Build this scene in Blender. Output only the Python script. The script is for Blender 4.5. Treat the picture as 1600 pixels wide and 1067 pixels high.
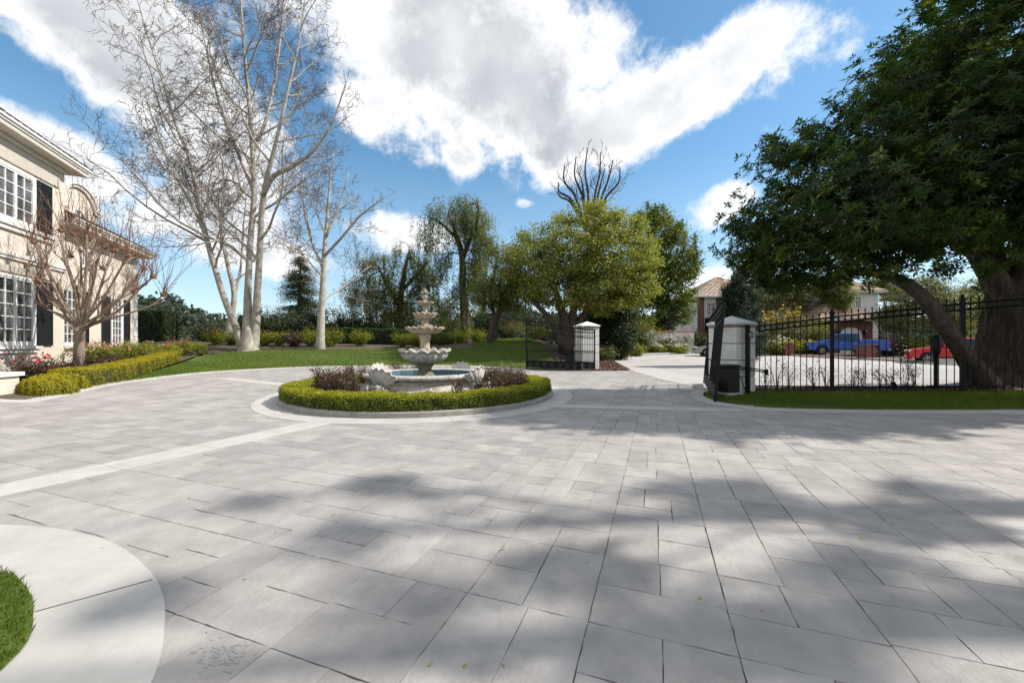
import bpy, bmesh, math, random
import numpy as np
from mathutils import Vector, Matrix
from mathutils.geometry import delaunay_2d_cdt

for o in list(bpy.data.objects): bpy.data.objects.remove(o)
SC = bpy.context.scene
COL = SC.collection
PI = math.pi
R = math.radians
random.seed(7)
RNG = np.random.default_rng(7)

# ------------------------------------------------------------------ camera
F, HX, HY, CAMZ = 620.0, 800.0, 537.0, 1.6
cam_d = bpy.data.cameras.new('camera')
cam = bpy.data.objects.new('camera', cam_d); COL.objects.link(cam)
cam.location = (0, 0, CAMZ); cam.rotation_euler = (R(90), 0, 0)
cam_d.sensor_width = 36.0; cam_d.lens = 36.0 * F / 1600.0
cam_d.shift_y = (HY - 533.5) / 1600.0
cam_d.clip_start = 0.05; cam_d.clip_end = 6000
SC.camera = cam

# ------------------------------------------------------------------ sun, sky, exposure
SUN_AZ, SUN_EL = 87.0, 43.0          # azimuth from +Y towards +X
S_DIR = Vector((math.sin(R(SUN_AZ)) * math.cos(R(SUN_EL)), math.cos(R(SUN_AZ)) * math.cos(R(SUN_EL)), math.sin(R(SUN_EL))))
sun_d = bpy.data.lights.new('sun', 'SUN'); sun_d.energy = 4.6; sun_d.angle = R(0.75); sun_d.color = (1.0, 0.94, 0.86)
sun = bpy.data.objects.new('sun', sun_d); COL.objects.link(sun)
sun.rotation_euler = S_DIR.to_track_quat('Z', 'Y').to_euler(); sun.location = (30, 0, 40)

SC.view_settings.view_transform = 'Standard'; SC.view_settings.look = 'None'
SC.view_settings.exposure = 0.42; SC.view_settings.gamma = 1.0
SC.render.engine = 'CYCLES'
SC.cycles.use_denoising = True
try: SC.cycles.denoiser = 'OPENIMAGEDENOISE'
except Exception: pass
SC.cycles.max_bounces = 5; SC.cycles.diffuse_bounces = 2; SC.cycles.glossy_bounces = 2
SC.cycles.transmission_bounces = 4; SC.cycles.transparent_max_bounces = 6
SC.cycles.caustics_reflective = False; SC.cycles.caustics_refractive = False
SC.cycles.sample_clamp_indirect = 6.0

world = bpy.data.worlds.new('World'); SC.world = world; world.use_nodes = True
def build_world():
    nt = world.node_tree; N = nt.nodes; L = nt.links; N.clear()
    def nd(t, **k):
        n = N.new(t)
        for a, b in k.items(): setattr(n, a, b)
        return n
    def val(x): return x
    def math_(op, a, b=None, c=None, clamp=False):
        n = nd('ShaderNodeMath', operation=op); n.use_clamp = clamp
        for i, v in enumerate((a, b, c)):
            if v is None: continue
            if isinstance(v, (int, float)): n.inputs[i].default_value = v
            else: L.new(v, n.inputs[i])
        return n.outputs[0]
    out = nd('ShaderNodeOutputWorld'); bg = nd('ShaderNodeBackground'); bg.inputs[1].default_value = 0.105
    L.new(bg.outputs[0], out.inputs[0])
    sky = nd('ShaderNodeTexSky', sky_type='NISHITA', sun_disc=False, sun_elevation=R(SUN_EL), sun_rotation=R(SUN_AZ))
    sky.altitude = 150; sky.air_density = 1.0; sky.dust_density = 0.35; sky.ozone_density = 2.6
    tc = nd('ShaderNodeTexCoord')
    sep = nd('ShaderNodeSeparateXYZ'); L.new(tc.outputs['Generated'], sep.inputs[0])
    az = math_('ARCTAN2', sep.outputs[0], sep.outputs[1])
    el = math_('ARCSINE', sep.outputs[2])
    comb = nd('ShaderNodeCombineXYZ'); L.new(az, comb.inputs[0]); L.new(el, comb.inputs[1])
    # warped coordinate for ragged outlines
    def noise(vec, scale, detail, rough=0.55, dist=0.0, w=None):
        n = nd('ShaderNodeTexNoise'); n.inputs['Scale'].default_value = scale; n.inputs['Detail'].default_value = detail
        n.inputs['Roughness'].default_value = rough; n.inputs['Distortion'].default_value = dist
        L.new(vec, n.inputs['Vector']); return n
    dirv = tc.outputs['Generated']
    n1 = noise(dirv, 5.5, 8, 0.66)
    n2 = noise(dirv, 2.2, 1, 0.5)
    # cloud banks: (px, py, half width px, half height px, tilt deg, weight)
    banks = [(735, 95, 265, 150, 8, 1.15), (620, 20, 200, 90, 0, .7), (1060, 150, 290, 62, -17, 1.0), (880, 205, 150, 55, 5, .8), (1290, 85, 130, 45, -20, .7),
             (150, 40, 250, 95, 12, 1.15), (330, 160, 190, 100, 42, .95), (60, 235, 190, 62, 18, .95), (390, 290, 170, 75, 10, .75),
             (270, 335, 270, 62, 5, .8), (430, 410, 170, 36, 0, .6), (30, 420, 120, 60, 0, .5), (640, 370, 120, 40, 5, .8), (725, 245, 38, 36, 20, .75), (818, 318, 24, 11, 0, .6),
             (1130, 315, 70, 40, -15, .95), (1205, 200, 40, 18, -10, .5), (1090, 440, 120, 30, 0, .6), (600, 195, 100, 50, 20, .7), (885, 270, 60, 36, 30, .55)]
    total = None
    for (px, py, rx, ry, tilt, w) in banks:
        u0 = math.atan2(px - HX, F); v0 = math.atan2(HY - py, math.hypot(F, px - HX))
        cu = math.cos(u0)
        ru = rx / F * cu * cu; rv = ry / F * cu * 0.95
        m = nd('ShaderNodeMapping', vector_type='TEXTURE')
        m.inputs['Location'].default_value = (u0, v0, 0); m.inputs['Rotation'].default_value = (0, 0, R(-tilt)); m.inputs['Scale'].default_value = (ru, rv, 1)
        L.new(comb.outputs[0], m.inputs[0])
        ln = nd('ShaderNodeVectorMath', operation='LENGTH'); L.new(m.outputs[0], ln.inputs[0])
        f = nd('ShaderNodeMapRange'); f.interpolation_type = 'SMOOTHSTEP'; f.inputs[1].default_value = 1.45; f.inputs[2].default_value = 0.25
        f.inputs[3].default_value = 0; f.inputs[4].default_value = w
        L.new(ln.outputs[1], f.inputs[0])
        total = f.outputs[0] if total is None else math_('MAXIMUM', math_('MAXIMUM', total, f.outputs[0]), math_('MULTIPLY', math_('ADD', total, f.outputs[0]), 0.72))
    # unseen broken cloud round the rest of the sky, thickened to whiten blue shade
    back = nd('ShaderNodeMapRange'); back.inputs[1].default_value = 0.95; back.inputs[2].default_value = 1.3; L.new(math_('MAXIMUM', math_('ABSOLUTE', az), math_('ADD', el, 0.22)), back.inputs[0])
    gen = nd('ShaderNodeMapRange'); gen.inputs[1].default_value = 0.36; gen.inputs[2].default_value = 0.54; gen.inputs[4].default_value = 1.1; L.new(n2.outputs[0], gen.inputs[0])
    total = math_('MAXIMUM', total, math_('MULTIPLY', gen.outputs[0], back.outputs[0]))
    d = math_('ADD', total, math_('MULTIPLY', math_('SUBTRACT', n1.outputs[0], 0.5), 2.5))
    mask = nd('ShaderNodeMapRange'); mask.interpolation_type = 'SMOOTHSTEP'; mask.inputs[1].default_value = 0.36; mask.inputs[2].default_value = 0.86
    L.new(d, mask.inputs[0])
    # thick parts turn grey underneath
    thick = nd('ShaderNodeMapRange'); thick.interpolation_type = 'SMOOTHSTEP'; thick.inputs[1].default_value = 0.70; thick.inputs[2].default_value = 1.35; L.new(d, thick.inputs[0])
    n4 = noise(dirv, 3.2, 3, 0.55)
    g = nd('ShaderNodeMapRange'); g.inputs[1].default_value = 0.35; g.inputs[2].default_value = 0.62; L.new(n4.outputs[0], g.inputs[0])
    thg = math_('MULTIPLY', thick.outputs[0], math_('ADD', math_('MULTIPLY', g.outputs[0], 0.75), 0.25))
    cc = nd('ShaderNodeMix', data_type='RGBA'); cc.inputs[6].default_value = (8.3, 8.3, 8.3, 1); cc.inputs[7].default_value = (3.7, 3.95, 4.3, 1)
    L.new(thg, cc.inputs[0])
    mix = nd('ShaderNodeMix', data_type='RGBA')
    # a touch of pale air low down
    low = nd('ShaderNodeMapRange'); low.inputs[1].default_value = 0.42; low.inputs[2].default_value = -0.02; low.inputs[4].default_value = 0.55; L.new(el, low.inputs[0])
    lowmix = nd('ShaderNodeMix', data_type='RGBA'); lowmix.inputs[7].default_value = (4.6, 5.6, 6.7, 1)
    L.new(low.outputs[0], lowmix.inputs[0])
    sat = nd('ShaderNodeHueSaturation'); sat.inputs['Hue'].default_value = .486; sat.inputs['Saturation'].default_value = 1.12; sat.inputs['Value'].default_value = 1.3
    L.new(sky.outputs[0], sat.inputs['Color']); L.new(sat.outputs[0], lowmix.inputs[6])
    L.new(math_('MULTIPLY', mask.outputs[0], 0.96), mix.inputs[0]); L.new(lowmix.outputs[2], mix.inputs[6]); L.new(cc.outputs[2], mix.inputs[7])
    L.new(mix.outputs[2], bg.inputs[0])
build_world()
world.cycles.sampling_method = 'MANUAL'; world.cycles.sample_map_resolution = 256

# ------------------------------------------------------------------ terrain
def sm(t):
    t = np.clip(t, 0, 1); return t * t * (3 - 2 * t)
def ramp(t, w=1.2): return w * np.logaddexp(0, t / w)
HC = np.array((-18.5, 16.4)); HU = np.array((0.387, -0.922)); HN = np.array((0.922, 0.387))   # house corner, along wall, out of wall
def ground(x, y):
    x = np.asarray(x, float); y = np.asarray(y, float)
    z = 0.02 * (ramp(y - 9.5) - ramp(y - 41))
    z = z + 0.085 * (ramp(x - 8.2) - ramp(x - 14)) * (1 - sm((y - 15) / 9)) * sm((y + 4) / 8)
    z = z + 0.03 * (ramp(-x - 8) - ramp(-x - 15))
    z = z + 0.95 * sm((y - 20.5) / 9.5) * (1 - sm((x - 1.5) / 4.5)) * (1 - 0.5 * sm((y - 40) / 40))
    z = z + 0.6 * np.exp(-((x - 0.5) / 4.5) ** 2 - ((y - 31) / 5) ** 2)
    d = (x - HC[0]) * HN[0] + (y - HC[1]) * HN[1]
    z = z + 0.35 * (1 - sm((d - 0.2) / 3.4)) * (1 - sm((y - 25) / 10))
    # a valley beyond the garden on the left
    z = z - 14 * sm((y - 48) / 60) * (1 - sm((x + 2) / 14))
    return z
def g1(x, y): return float(ground(x, y))
def at(px, py, off=0.0):
    """point of the ground seen at a pixel of the photograph"""
    k = (px - HX) / F; s = (HY - py) / F
    Y = np.arange(1.2, 160, 0.02); h = CAMZ + s * Y - ground(k * Y, Y) - off
    i = int(np.argmax(h < 0)) if (h < 0).any() else len(Y) - 1
    y = Y[i]; return np.array((k * y, y, g1(k * y, y)))
def atY(px, py, Y): return np.array(((px - HX) / F * Y, Y, CAMZ + (HY - py) / F * Y))

# ------------------------------------------------------------------ mesh helpers
def mesh_np(name, V, F_, smooth=False, tint=None):
    """F_: array (n,k) or list of such arrays"""
    if not isinstance(F_, (list, tuple)): F_ = [F_]
    F_ = [np.asarray(f, np.int32) for f in F_ if len(f)]
    V = np.asarray(V, np.float32)
    me = bpy.data.meshes.new(name)
    me.vertices.add(len(V)); me.vertices.foreach_set('co', V.ravel())
    li = np.concatenate([f.ravel() for f in F_]); tot = np.concatenate([np.full(len(f), f.shape[1], np.int32) for f in F_])
    st = np.concatenate(([0], np.cumsum(tot)[:-1])).astype(np.int32)
    me.loops.add(len(li)); me.loops.foreach_set('vertex_index', li)
    me.polygons.add(len(tot)); me.polygons.foreach_set('loop_start', st)
    try: me.polygons.foreach_set('loop_total', tot)
    except Exception: pass
    me.polygons.foreach_set('use_smooth', np.full(len(tot), smooth, bool))
    if tint is not None:
        a = me.attributes.new('tint', 'FLOAT', 'FACE'); a.data.foreach_set('value', np.asarray(tint, np.float32))
    me.update(calc_edges=True)
    return me

class MB:
    def __init__(s): s.v = []; s.f = {}; s.n = 0
    def raw(s, V, Fs):
        V = np.asarray(V, float); s.v.append(V)
        for f in (Fs if isinstance(Fs, list) else [Fs]):
            f = np.asarray(f, np.int64)
            if f.size: s.f.setdefault(f.shape[1], []).append(f + s.n)
        s.n += len(V); return s
    def poly(s, pts):
        return s.raw(pts, [np.arange(len(pts))[None, :]])
    def box(s, c, d, rz=0.0, b=0.0, M=None):
        x, y, z = (q / 2 for q in d)
        if b > 0:
            b = min(b, x * .9, y * .9, z * .9); V = []
            for sz, zz in ((-1, z), (1, z)):
                for inset, dz in (((b, 0), (0, b)) if sz < 0 else ((0, b), (b, 0))):
                    xx, yy = x - inset, y - inset
                    for (a, e) in ((-1, -1), (1, -1), (1, 1), (-1, 1)): V.append((a * xx, e * yy, sz * (zz - dz)))
            V = np.array(V); Fs = [(3, 2, 1, 0), (12, 13, 14, 15)]
            for k in range(3):
                for i in range(4): j = (i + 1) % 4; Fs.append((k * 4 + i, k * 4 + j, k * 4 + 4 + j, k * 4 + 4 + i))
        else:
            V = np.array([(a * x, e * y, g * z) for g in (-1, 1) for (a, e) in ((-1, -1), (1, -1), (1, 1), (-1, 1))])
            Fs = [(3, 2, 1, 0), (4, 5, 6, 7), (0, 1, 5, 4), (1, 2, 6, 5), (2, 3, 7, 6), (3, 0, 4, 7)]
        if rz:
            cs, sn = math.cos(rz), math.sin(rz); V = np.c_[V[:, 0] * cs - V[:, 1] * sn, V[:, 0] * sn + V[:, 1] * cs, V[:, 2]]
        V = V + np.asarray(c, float)
        if M is not None: V = np.array([M @ Vector(q) for q in V])
        return s.raw(V, np.array(Fs))
    def tube(s, P, r, n=8, cap=True):
        P = np.asarray(P, float); m = len(P)
        r = np.full(m, r, float) if np.isscalar(r) else np.asarray(r, float)
        T = np.gradient(P, axis=0); T /= np.maximum(np.linalg.norm(T, axis=1, keepdims=True), 1e-9)
        ref = np.array((0, 0, 1.0)) if abs(T[0, 2]) < .9 else np.array((1.0, 0, 0))
        a0 = np.cross(T, ref); nn = np.linalg.norm(a0, axis=1, keepdims=True)
        if (nn < .15).any():
            a = np.zeros_like(P); cur = np.cross(T[0], ref); cur /= np.linalg.norm(cur)
            for i in range(m):
                cur = cur - T[i] * cur.dot(T[i]); cur /= max(np.linalg.norm(cur), 1e-9); a[i] = cur
        else: a = a0 / nn
        b = np.cross(T, a)
        th = np.arange(n) * 2 * PI / n
        V = (P[:, None, :] + r[:, None, None] * (np.cos(th)[None, :, None] * a[:, None, :] + np.sin(th)[None, :, None] * b[:, None, :])).reshape(-1, 3)
        i = np.arange(m - 1)[:, None] * n; j = np.arange(n)[None, :]; k = (j + 1) % n
        Q = np.stack([i + j, i + k, i + n + k, i + n + j], -1).reshape(-1, 4)
        s.raw(V, Q)
        if cap and n >= 3:
            base = s.n - len(V)
            s.f.setdefault(n, []).append(np.array([np.arange(n)[::-1] + base, np.arange(n) + base + (m - 1) * n]))
        return s
    def lathe(s, prof, n=48, c=(0, 0, 0), k=0, close=False, phase=0.0):
        """prof rows (r, z[, amp]); amp modulates the radius k times round"""
        th = np.arange(n) * 2 * PI / n; V = []
        for p in prof:
            r, z = p[0], p[1]; amp = p[2] if len(p) > 2 else 0; dz = p[3] if len(p) > 3 else 0
            w = np.cos(k * th + phase) if k else np.zeros(n)
            rr = r * (1 + amp * w); V.append(np.c_[rr * np.cos(th), rr * np.sin(th), z + dz * w])
        m = len(prof); V = np.concatenate(V) + np.asarray(c, float)
        i = np.arange(m - 1)[:, None] * n; j = np.arange(n)[None, :]; q = (j + 1) % n
        return s.raw(V, np.stack([i + j, i + q, i + n + q, i + n + j], -1).reshape(-1, 4))
    def prism(s, poly, z0, z1):
        poly = np.asarray(poly, float); n = len(poly)
        V = np.r_[np.c_[poly, np.full(n, z0)], np.c_[poly, np.full(n, z1)]]
        i = np.arange(n); j = (i + 1) % n
        return s.raw(V, [np.stack([i, j, j + n, i + n], 1), np.arange(n)[None, ::-1], (np.arange(n) + n)[None, :]])
    def extrude(s, pts, vec):
        """planar 3-D outline pushed along vec"""
        pts = np.asarray(pts, float); n = len(pts); V = np.r_[pts, pts + np.asarray(vec, float)]
        i = np.arange(n); j = (i + 1) % n
        return s.raw(V, [np.stack([i, j, j + n, i + n], 1), np.arange(n)[None, ::-1], (np.arange(n) + n)[None, :]])
    def mesh(s, name, smooth=False):
        V = np.concatenate(s.v); return mesh_np(name, V, [np.concatenate(q) for q in s.f.values()], smooth)

WM = {}     # world matrices of roots with a place of their own
def add(name, me, mat=None, parent=None, smooth=False, local=False, kind=None, recalc=False):
    if isinstance(me, MB): me = me.mesh(name, smooth)
    if recalc:
        bm = bmesh.new(); bm.from_mesh(me); bmesh.ops.recalc_face_normals(bm, faces=bm.faces); bm.to_mesh(me); bm.free()
    o = bpy.data.objects.new(name, me); COL.objects.link(o)
    if mat is not None and not len(me.materials): me.materials.append(mat)
    if parent is not None:
        o.parent = parent
        if not local and parent.name in WM: o.matrix_parent_inverse = WM[parent.name].inverted()
    if kind: o['kind'] = kind
    return o
def tag(o, label, cat, group=None):
    o['label'] = label; o['category'] = cat
    if group: o['group'] = group
    return o
def thing(name, label, cat, loc=(0, 0, 0), rz=0.0, group=None):
    o = bpy.data.objects.new(name, None); COL.objects.link(o); o.empty_display_size = .2
    o.location = tuple(float(q) for q in loc); o.rotation_euler = (0, 0, rz)
    WM[o.name] = Matrix.Translation(Vector([float(q) for q in loc])) @ Matrix.Rotation(rz, 4, 'Z')
    return tag(o, label, cat, group)
def structure(o): o['kind'] = 'structure'; return o
def copy_tree(o, parent=None):
    c = o.copy(); COL.objects.link(c); c.parent = parent
    if parent is not None: c.matrix_parent_inverse = o.matrix_parent_inverse.copy()
    for ch in o.children: copy_tree(ch, c)
    return c
def smooth_curve(P, n=8, closed=False):
    """Catmull-Rom through the points"""
    P = np.asarray(P, float); m = len(P); out = []
    for i in range(m if closed else m - 1):
        p0 = P[(i - 1) % m] if (closed or i > 0) else 2 * P[0] - P[1]; p1 = P[i]; p2 = P[(i + 1) % m]
        p3 = P[(i + 2) % m] if (closed or i + 2 < m) else 2 * P[-1] - P[-2]
        for t in np.arange(n) / n:
            out.append(.5 * (2 * p1 + (p2 - p0) * t + (2 * p0 - 5 * p1 + 4 * p2 - p3) * t * t + (3 * p1 - p0 - 3 * p2 + p3) * t ** 3))
    if not closed: out.append(P[-1])
    return np.array(out)
def in_poly(pts, poly):
    pts = np.atleast_2d(pts); x, y = pts[:, 0], pts[:, 1]; res = np.zeros(len(pts), bool)
    px, py = poly[:, 0], poly[:, 1]; qx, qy = np.roll(px, -1), np.roll(py, -1)
    for a, b, c, d in zip(px, py, qx, qy):
        if b == d: continue
        m = ((b > y) != (d > y)) & (x < (c - a) * (y - b) / (d - b) + a); res ^= m
    return res
def sheet(name, poly, off, mat, step=.6, skirt=0.0, parent=None):
    """an outline laid over the ground at a height off above it, with an optional turned-down edge"""
    poly = np.asarray(poly, float)[:, :2]
    lo, hi = poly.min(0), poly.max(0)
    gx, gy = np.meshgrid(np.arange(lo[0] + step / 2, hi[0], step), np.arange(lo[1] + step / 2, hi[1], step))
    G = np.c_[gx.ravel(), gy.ravel()]
    G = G[in_poly(G, poly)] if len(G) else G
    n = len(poly); pts = [Vector(p) for p in poly] + [Vector(p) for p in G]
    v, e, f, *_ = delaunay_2d_cdt(pts, [(i, (i + 1) % n) for i in range(n)], [list(range(n))], 1, 1e-4)
    v = np.array([(q.x, q.y) for q in v]); z = ground(v[:, 0], v[:, 1]) + off
    mb = MB(); fa = np.array([t for t in f if len(t) == 3]); mb.raw(np.c_[v, z], fa)
    if skirt:
        zt = ground(poly[:, 0], poly[:, 1]) + off; i = np.arange(n); j = (i + 1) % n
        mb.raw(np.r_[np.c_[poly, zt], np.c_[poly, zt - skirt]], np.stack([i, i + n, j + n, j], 1))
    return add(name, mb, mat, parent, recalc=True)
def strip(name, P, w, off, mat, thick=.12, parent=None, side=0.0, closed=False, bevel=.012):
    """a kerb or band following a ground line: width w, top off above the ground"""
    P = np.asarray(P, float)[:, :2]
    T = (np.roll(P, -1, 0) - np.roll(P, 1, 0)) if closed else np.gradient(P, axis=0)
    T /= np.linalg.norm(T, axis=1, keepdims=True); Nn = np.c_[-T[:, 1], T[:, 0]]
    a = P + Nn * (w / 2 + side); b = P - Nn * (w / 2 - side)
    ab = P + Nn * (w / 2 + side - bevel); bb = P - Nn * (w / 2 - side - bevel)
    za, zb = ground(a[:, 0], a[:, 1]) + off, ground(b[:, 0], b[:, 1]) + off
    rows = [np.c_[a, za - thick], np.c_[a, za - bevel], np.c_[ab, za], np.c_[bb, zb], np.c_[b, zb - bevel], np.c_[b, zb - thick]]
    n = len(P); V = np.concatenate(rows); Q = []
    i = np.arange(n if closed else n - 1); j = (i + 1) % n
    for k in range(5): Q.append(np.stack([k * n + i, k * n + j, (k + 1) * n + j, (k + 1) * n + i], 1))
    mb = MB().raw(V, np.concatenate(Q))
    return add(name, mb, mat, parent, recalc=True)

# ------------------------------------------------------------------ materials
def mat(name, col, rough=.7, col2=None, var=.18, scale=4.0, bump=0.0, bscale=60.0, metal=0.0, spec=.4, tint=0.0, stain=None, sscale=1.2, detail=5, trans=0.0, island=False, coat=0.0, stretch=None, bdist=.02):
    m = bpy.data.materials.new(name); m.use_nodes = True; nt = m.node_tree; N = nt.nodes; L = nt.links
    bs = N['Principled BSDF']; bs.inputs['Roughness'].default_value = rough; bs.inputs['Metallic'].default_value = metal
    bs.inputs['Specular IOR Level'].default_value = spec
    if coat: bs.inputs['Coat Weight'].default_value = coat; bs.inputs['Coat Roughness'].default_value = .05
    tc = N.new('ShaderNodeTexCoord'); src = tc.outputs['Object']
    if stretch:
        mp = N.new('ShaderNodeMapping'); mp.inputs['Scale'].default_value = stretch; L.new(src, mp.inputs[0]); src = mp.outputs[0]
    no = N.new('ShaderNodeTexNoise'); no.inputs['Scale'].default_value = scale; no.inputs['Detail'].default_value = detail; no.inputs['Roughness'].default_value = .6
    L.new(src, no.inputs['Vector'])
    c = np.array(col); a = c * (1 - var); b = np.minimum(c * (1 + var), 1.0) if col2 is None else np.array(col2)
    mr = N.new('ShaderNodeMapRange'); mr.inputs[1].default_value = .3; mr.inputs[2].default_value = .7; L.new(no.outputs[0], mr.inputs[0])
    mx = N.new('ShaderNodeMix'); mx.data_type = 'RGBA'; mx.inputs[6].default_value = (*a, 1); mx.inputs[7].default_value = (*b, 1)
    L.new(mr.outputs[0], mx.inputs[0]); cur = mx.outputs[2]
    if stain is not None:
        n2 = N.new('ShaderNodeTexNoise'); n2.inputs['Scale'].default_value = sscale; n2.inputs['Detail'].default_value = 7; n2.inputs['Roughness'].default_value = .65
        L.new(tc.outputs['Object'], n2.inputs['Vector'])
        m2 = N.new('ShaderNodeMapRange'); m2.inputs[1].default_value = .52; m2.inputs[2].default_value = .75; m2.inputs[4].default_value = .75; L.new(n2.outputs[0], m2.inputs[0])
        mx2 = N.new('ShaderNodeMix'); mx2.data_type = 'RGBA'; L.new(m2.outputs[0], mx2.inputs[0]); L.new(cur, mx2.inputs[6]); mx2.inputs[7].default_value = (*stain, 1); cur = mx2.outputs[2]
    if tint or island:
        if island: at_ = N.new('ShaderNodeNewGeometry'); so = at_.outputs['Random Per Island']; tint = island
        else: at_ = N.new('ShaderNodeAttribute'); at_.attribute_name = 'tint'; so = at_.outputs['Fac']
        m3 = N.new('ShaderNodeMapRange'); m3.inputs[3].default_value = 1 - tint; m3.inputs[4].default_value = 1 + tint; L.new(so, m3.inputs[0])
        mul = N.new('ShaderNodeVectorMath'); mul.operation = 'SCALE'; L.new(cur, mul.inputs[0]); L.new(m3.outputs[0], mul.inputs['Scale']); cur = mul.outputs[0]
    L.new(cur, bs.inputs['Base Color'])
    if bump:
        n3 = N.new('ShaderNodeTexNoise'); n3.inputs['Scale'].default_value = bscale; n3.inputs['Detail'].default_value = 6; n3.inputs['Roughness'].default_value = .6; L.new(src, n3.inputs['Vector'])
        bp = N.new('ShaderNodeBump'); bp.inputs['Strength'].default_value = min(1, bump); bp.inputs['Distance'].default_value = bdist; L.new(n3.outputs[0], bp.inputs['Height']); L.new(bp.outputs[0], bs.inputs['Normal'])
    return m
def leaf_mat(name, c0, c1, c2=None, trans=.35, rough=.45, spec=.35):
    """leaf: colour runs c0 > c1 (> c2 for a few) with the tint carried by each leaf"""
    m = bpy.data.materials.new(name); m.use_nodes = True; nt = m.node_tree; N = nt.nodes; L = nt.links
    bs = N['Principled BSDF']; bs.inputs['Roughness'].default_value = rough; bs.inputs['Specular IOR Level'].default_value = spec
    at_ = N.new('ShaderNodeAttribute'); at_.attribute_name = 'tint'
    rp = N.new('ShaderNodeValToRGB'); e = rp.color_ramp.elements; e[0].color = (*c0, 1); e[1].color = (*c1, 1); e[1].position = .85 if c2 else 1
    if c2: q = e.new(1.0); q.color = (*c2, 1)
    L.new(at_.outputs['Fac'], rp.inputs[0]); L.new(rp.outputs[0], bs.inputs['Base Color'])
    tr = N.new('ShaderNodeBsdfTranslucent')
    hs = N.new('ShaderNodeHueSaturation'); hs.inputs['Hue'].default_value = .485; hs.inputs['Saturation'].default_value = 1.15; hs.inputs['Value'].default_value = 1.5
    L.new(rp.outputs[0], hs.inputs['Color']); L.new(hs.outputs[0], tr.inputs[0])
    mx = N.new('ShaderNodeMixShader'); mx.inputs[0].default_value = trans
    L.new(bs.outputs[0], mx.inputs[1]); L.new(tr.outputs[0], mx.inputs[2]); L.new(mx.outputs[0], N['Material Output'].inputs[0])
    return m
def glass_mat(name, col=(.02, .025, .03), rough=.04):
    m = bpy.data.materials.new(name); m.use_nodes = True; bs = m.node_tree.nodes['Principled BSDF']
    bs.inputs['Base Color'].default_value = (*col, 1); bs.inputs['Roughness'].default_value = rough; bs.inputs['Specular IOR Level'].default_value = .8
    return m
M = {}
M['soil'] = mat('soil', (.10, .075, .055), .95, var=.35, scale=3, bump=.6)
M['far_ground'] = mat('far_ground', (.09, .10, .055), .95, var=.35, scale=.15)
M['bed'] = mat('paving_bed', (.15, .135, .12), .95, var=.3, scale=12)
M['concrete'] = mat('pale_concrete', (.445, .425, .395), .8, var=.09, scale=3, bump=.25, bscale=120, stain=(.33, .315, .295), sscale=1.4)
M['band'] = mat('band_concrete', (.46, .44, .41), .8, var=.07, scale=4, bump=.25, bscale=120, stain=(.35, .335, .315), sscale=1.3)
M['street'] = mat('street_concrete', (.40, .385, .36), .85, var=.08, scale=.8, bump=.2, bscale=80, stain=(.31, .30, .285), sscale=.35)
M['kerbface'] = mat('weathered_kerb', (.30, .28, .25), .9, var=.25, scale=5, bump=.4, bscale=90, stain=(.12, .115, .10), sscale=2.5)
M['stucco'] = mat('cream_stucco', (.66, .59, .505), .9, var=.07, scale=2.5, bump=.5, bscale=120, stain=(.56, .49, .41), sscale=.8)
M['white'] = mat('white_paint', (.78, .77, .74), .55, var=.04, scale=4, bump=.05)
M['white_stone'] = mat('white_pillar', (.76, .75, .72), .75, var=.05, scale=4, bump=.15, bscale=90, stain=(.58, .56, .52), sscale=1.6)
M['groove'] = mat('groove_tan', (.30, .25, .19), .9, var=.15)
M['black'] = mat('black_iron', (.006, .006, .006), .55, var=.3, scale=20, spec=.25)
M['black_plastic'] = mat('black_plastic', (.012, .013, .016), .5, var=.2, scale=8)
M['shutter'] = mat('shutter_black', (.016, .017, .019), .5, var=.15, scale=8)
M['roof'] = mat('roof_shake', (.13, .082, .057), .9, var=.35, scale=9, bump=.8, bscale=30, island=.35)
M['roof_tan'] = mat('roof_tan', (.34, .245, .17), .9, var=.3, scale=5, bump=.8, bscale=30, island=.3)
M['glass'] = mat('window_glass', (.015, .018, .022), .06, col2=(.16, .165, .17), scale=1.6, spec=.7, detail=2)  # pale noise in the pane colour stands in for reflections and blinds
M['carglass'] = glass_mat('car_glass', (.008, .010, .012), .08)
M['bark_pale'] = mat('pale_bark', (.31, .275, .23), .85, col2=(.50, .465, .41), scale=2.6, bump=.6, bscale=18, stain=(.17, .155, .105), sscale=2.2)
M['twig'] = mat('twig_bark', (.15, .11, .085), .9, var=.3, scale=6)
M['bark_dark'] = mat('dark_bark', (.045, .034, .026), .95, col2=(.125, .095, .075), scale=8, detail=8, bump=1, bscale=9, stretch=(1, 1, .22), bdist=.09)
M['bark_mid'] = mat('grey_bark', (.17, .135, .105), .95, var=.4, scale=5, bump=1, bscale=18, stretch=(1, 1, .3))
M['bark_myrtle'] = mat('smooth_bark', (.20, .145, .11), .8, col2=(.36, .28, .22), scale=3, bump=.3, bscale=20)
M['core'] = mat('hedge_core', (.022, .024, .012), .95, var=.4, scale=14)  # twig colour for the solid cores that block light inside hedges
M['mulch'] = mat('mulch', (.14, .085, .065), .95, var=.5, scale=18, bump=1, bscale=40, island=.55)
# ================================================================== THE SETTING
FC = np.array((-2.72, 12.4)); FZ = g1(*FC)          # fountain centre
E1 = np.array((.342, .94)); E2 = np.array((.94, -.342))   # paving axes
def px2(*pts): return np.array([at(*p)[:2] for p in pts])

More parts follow.
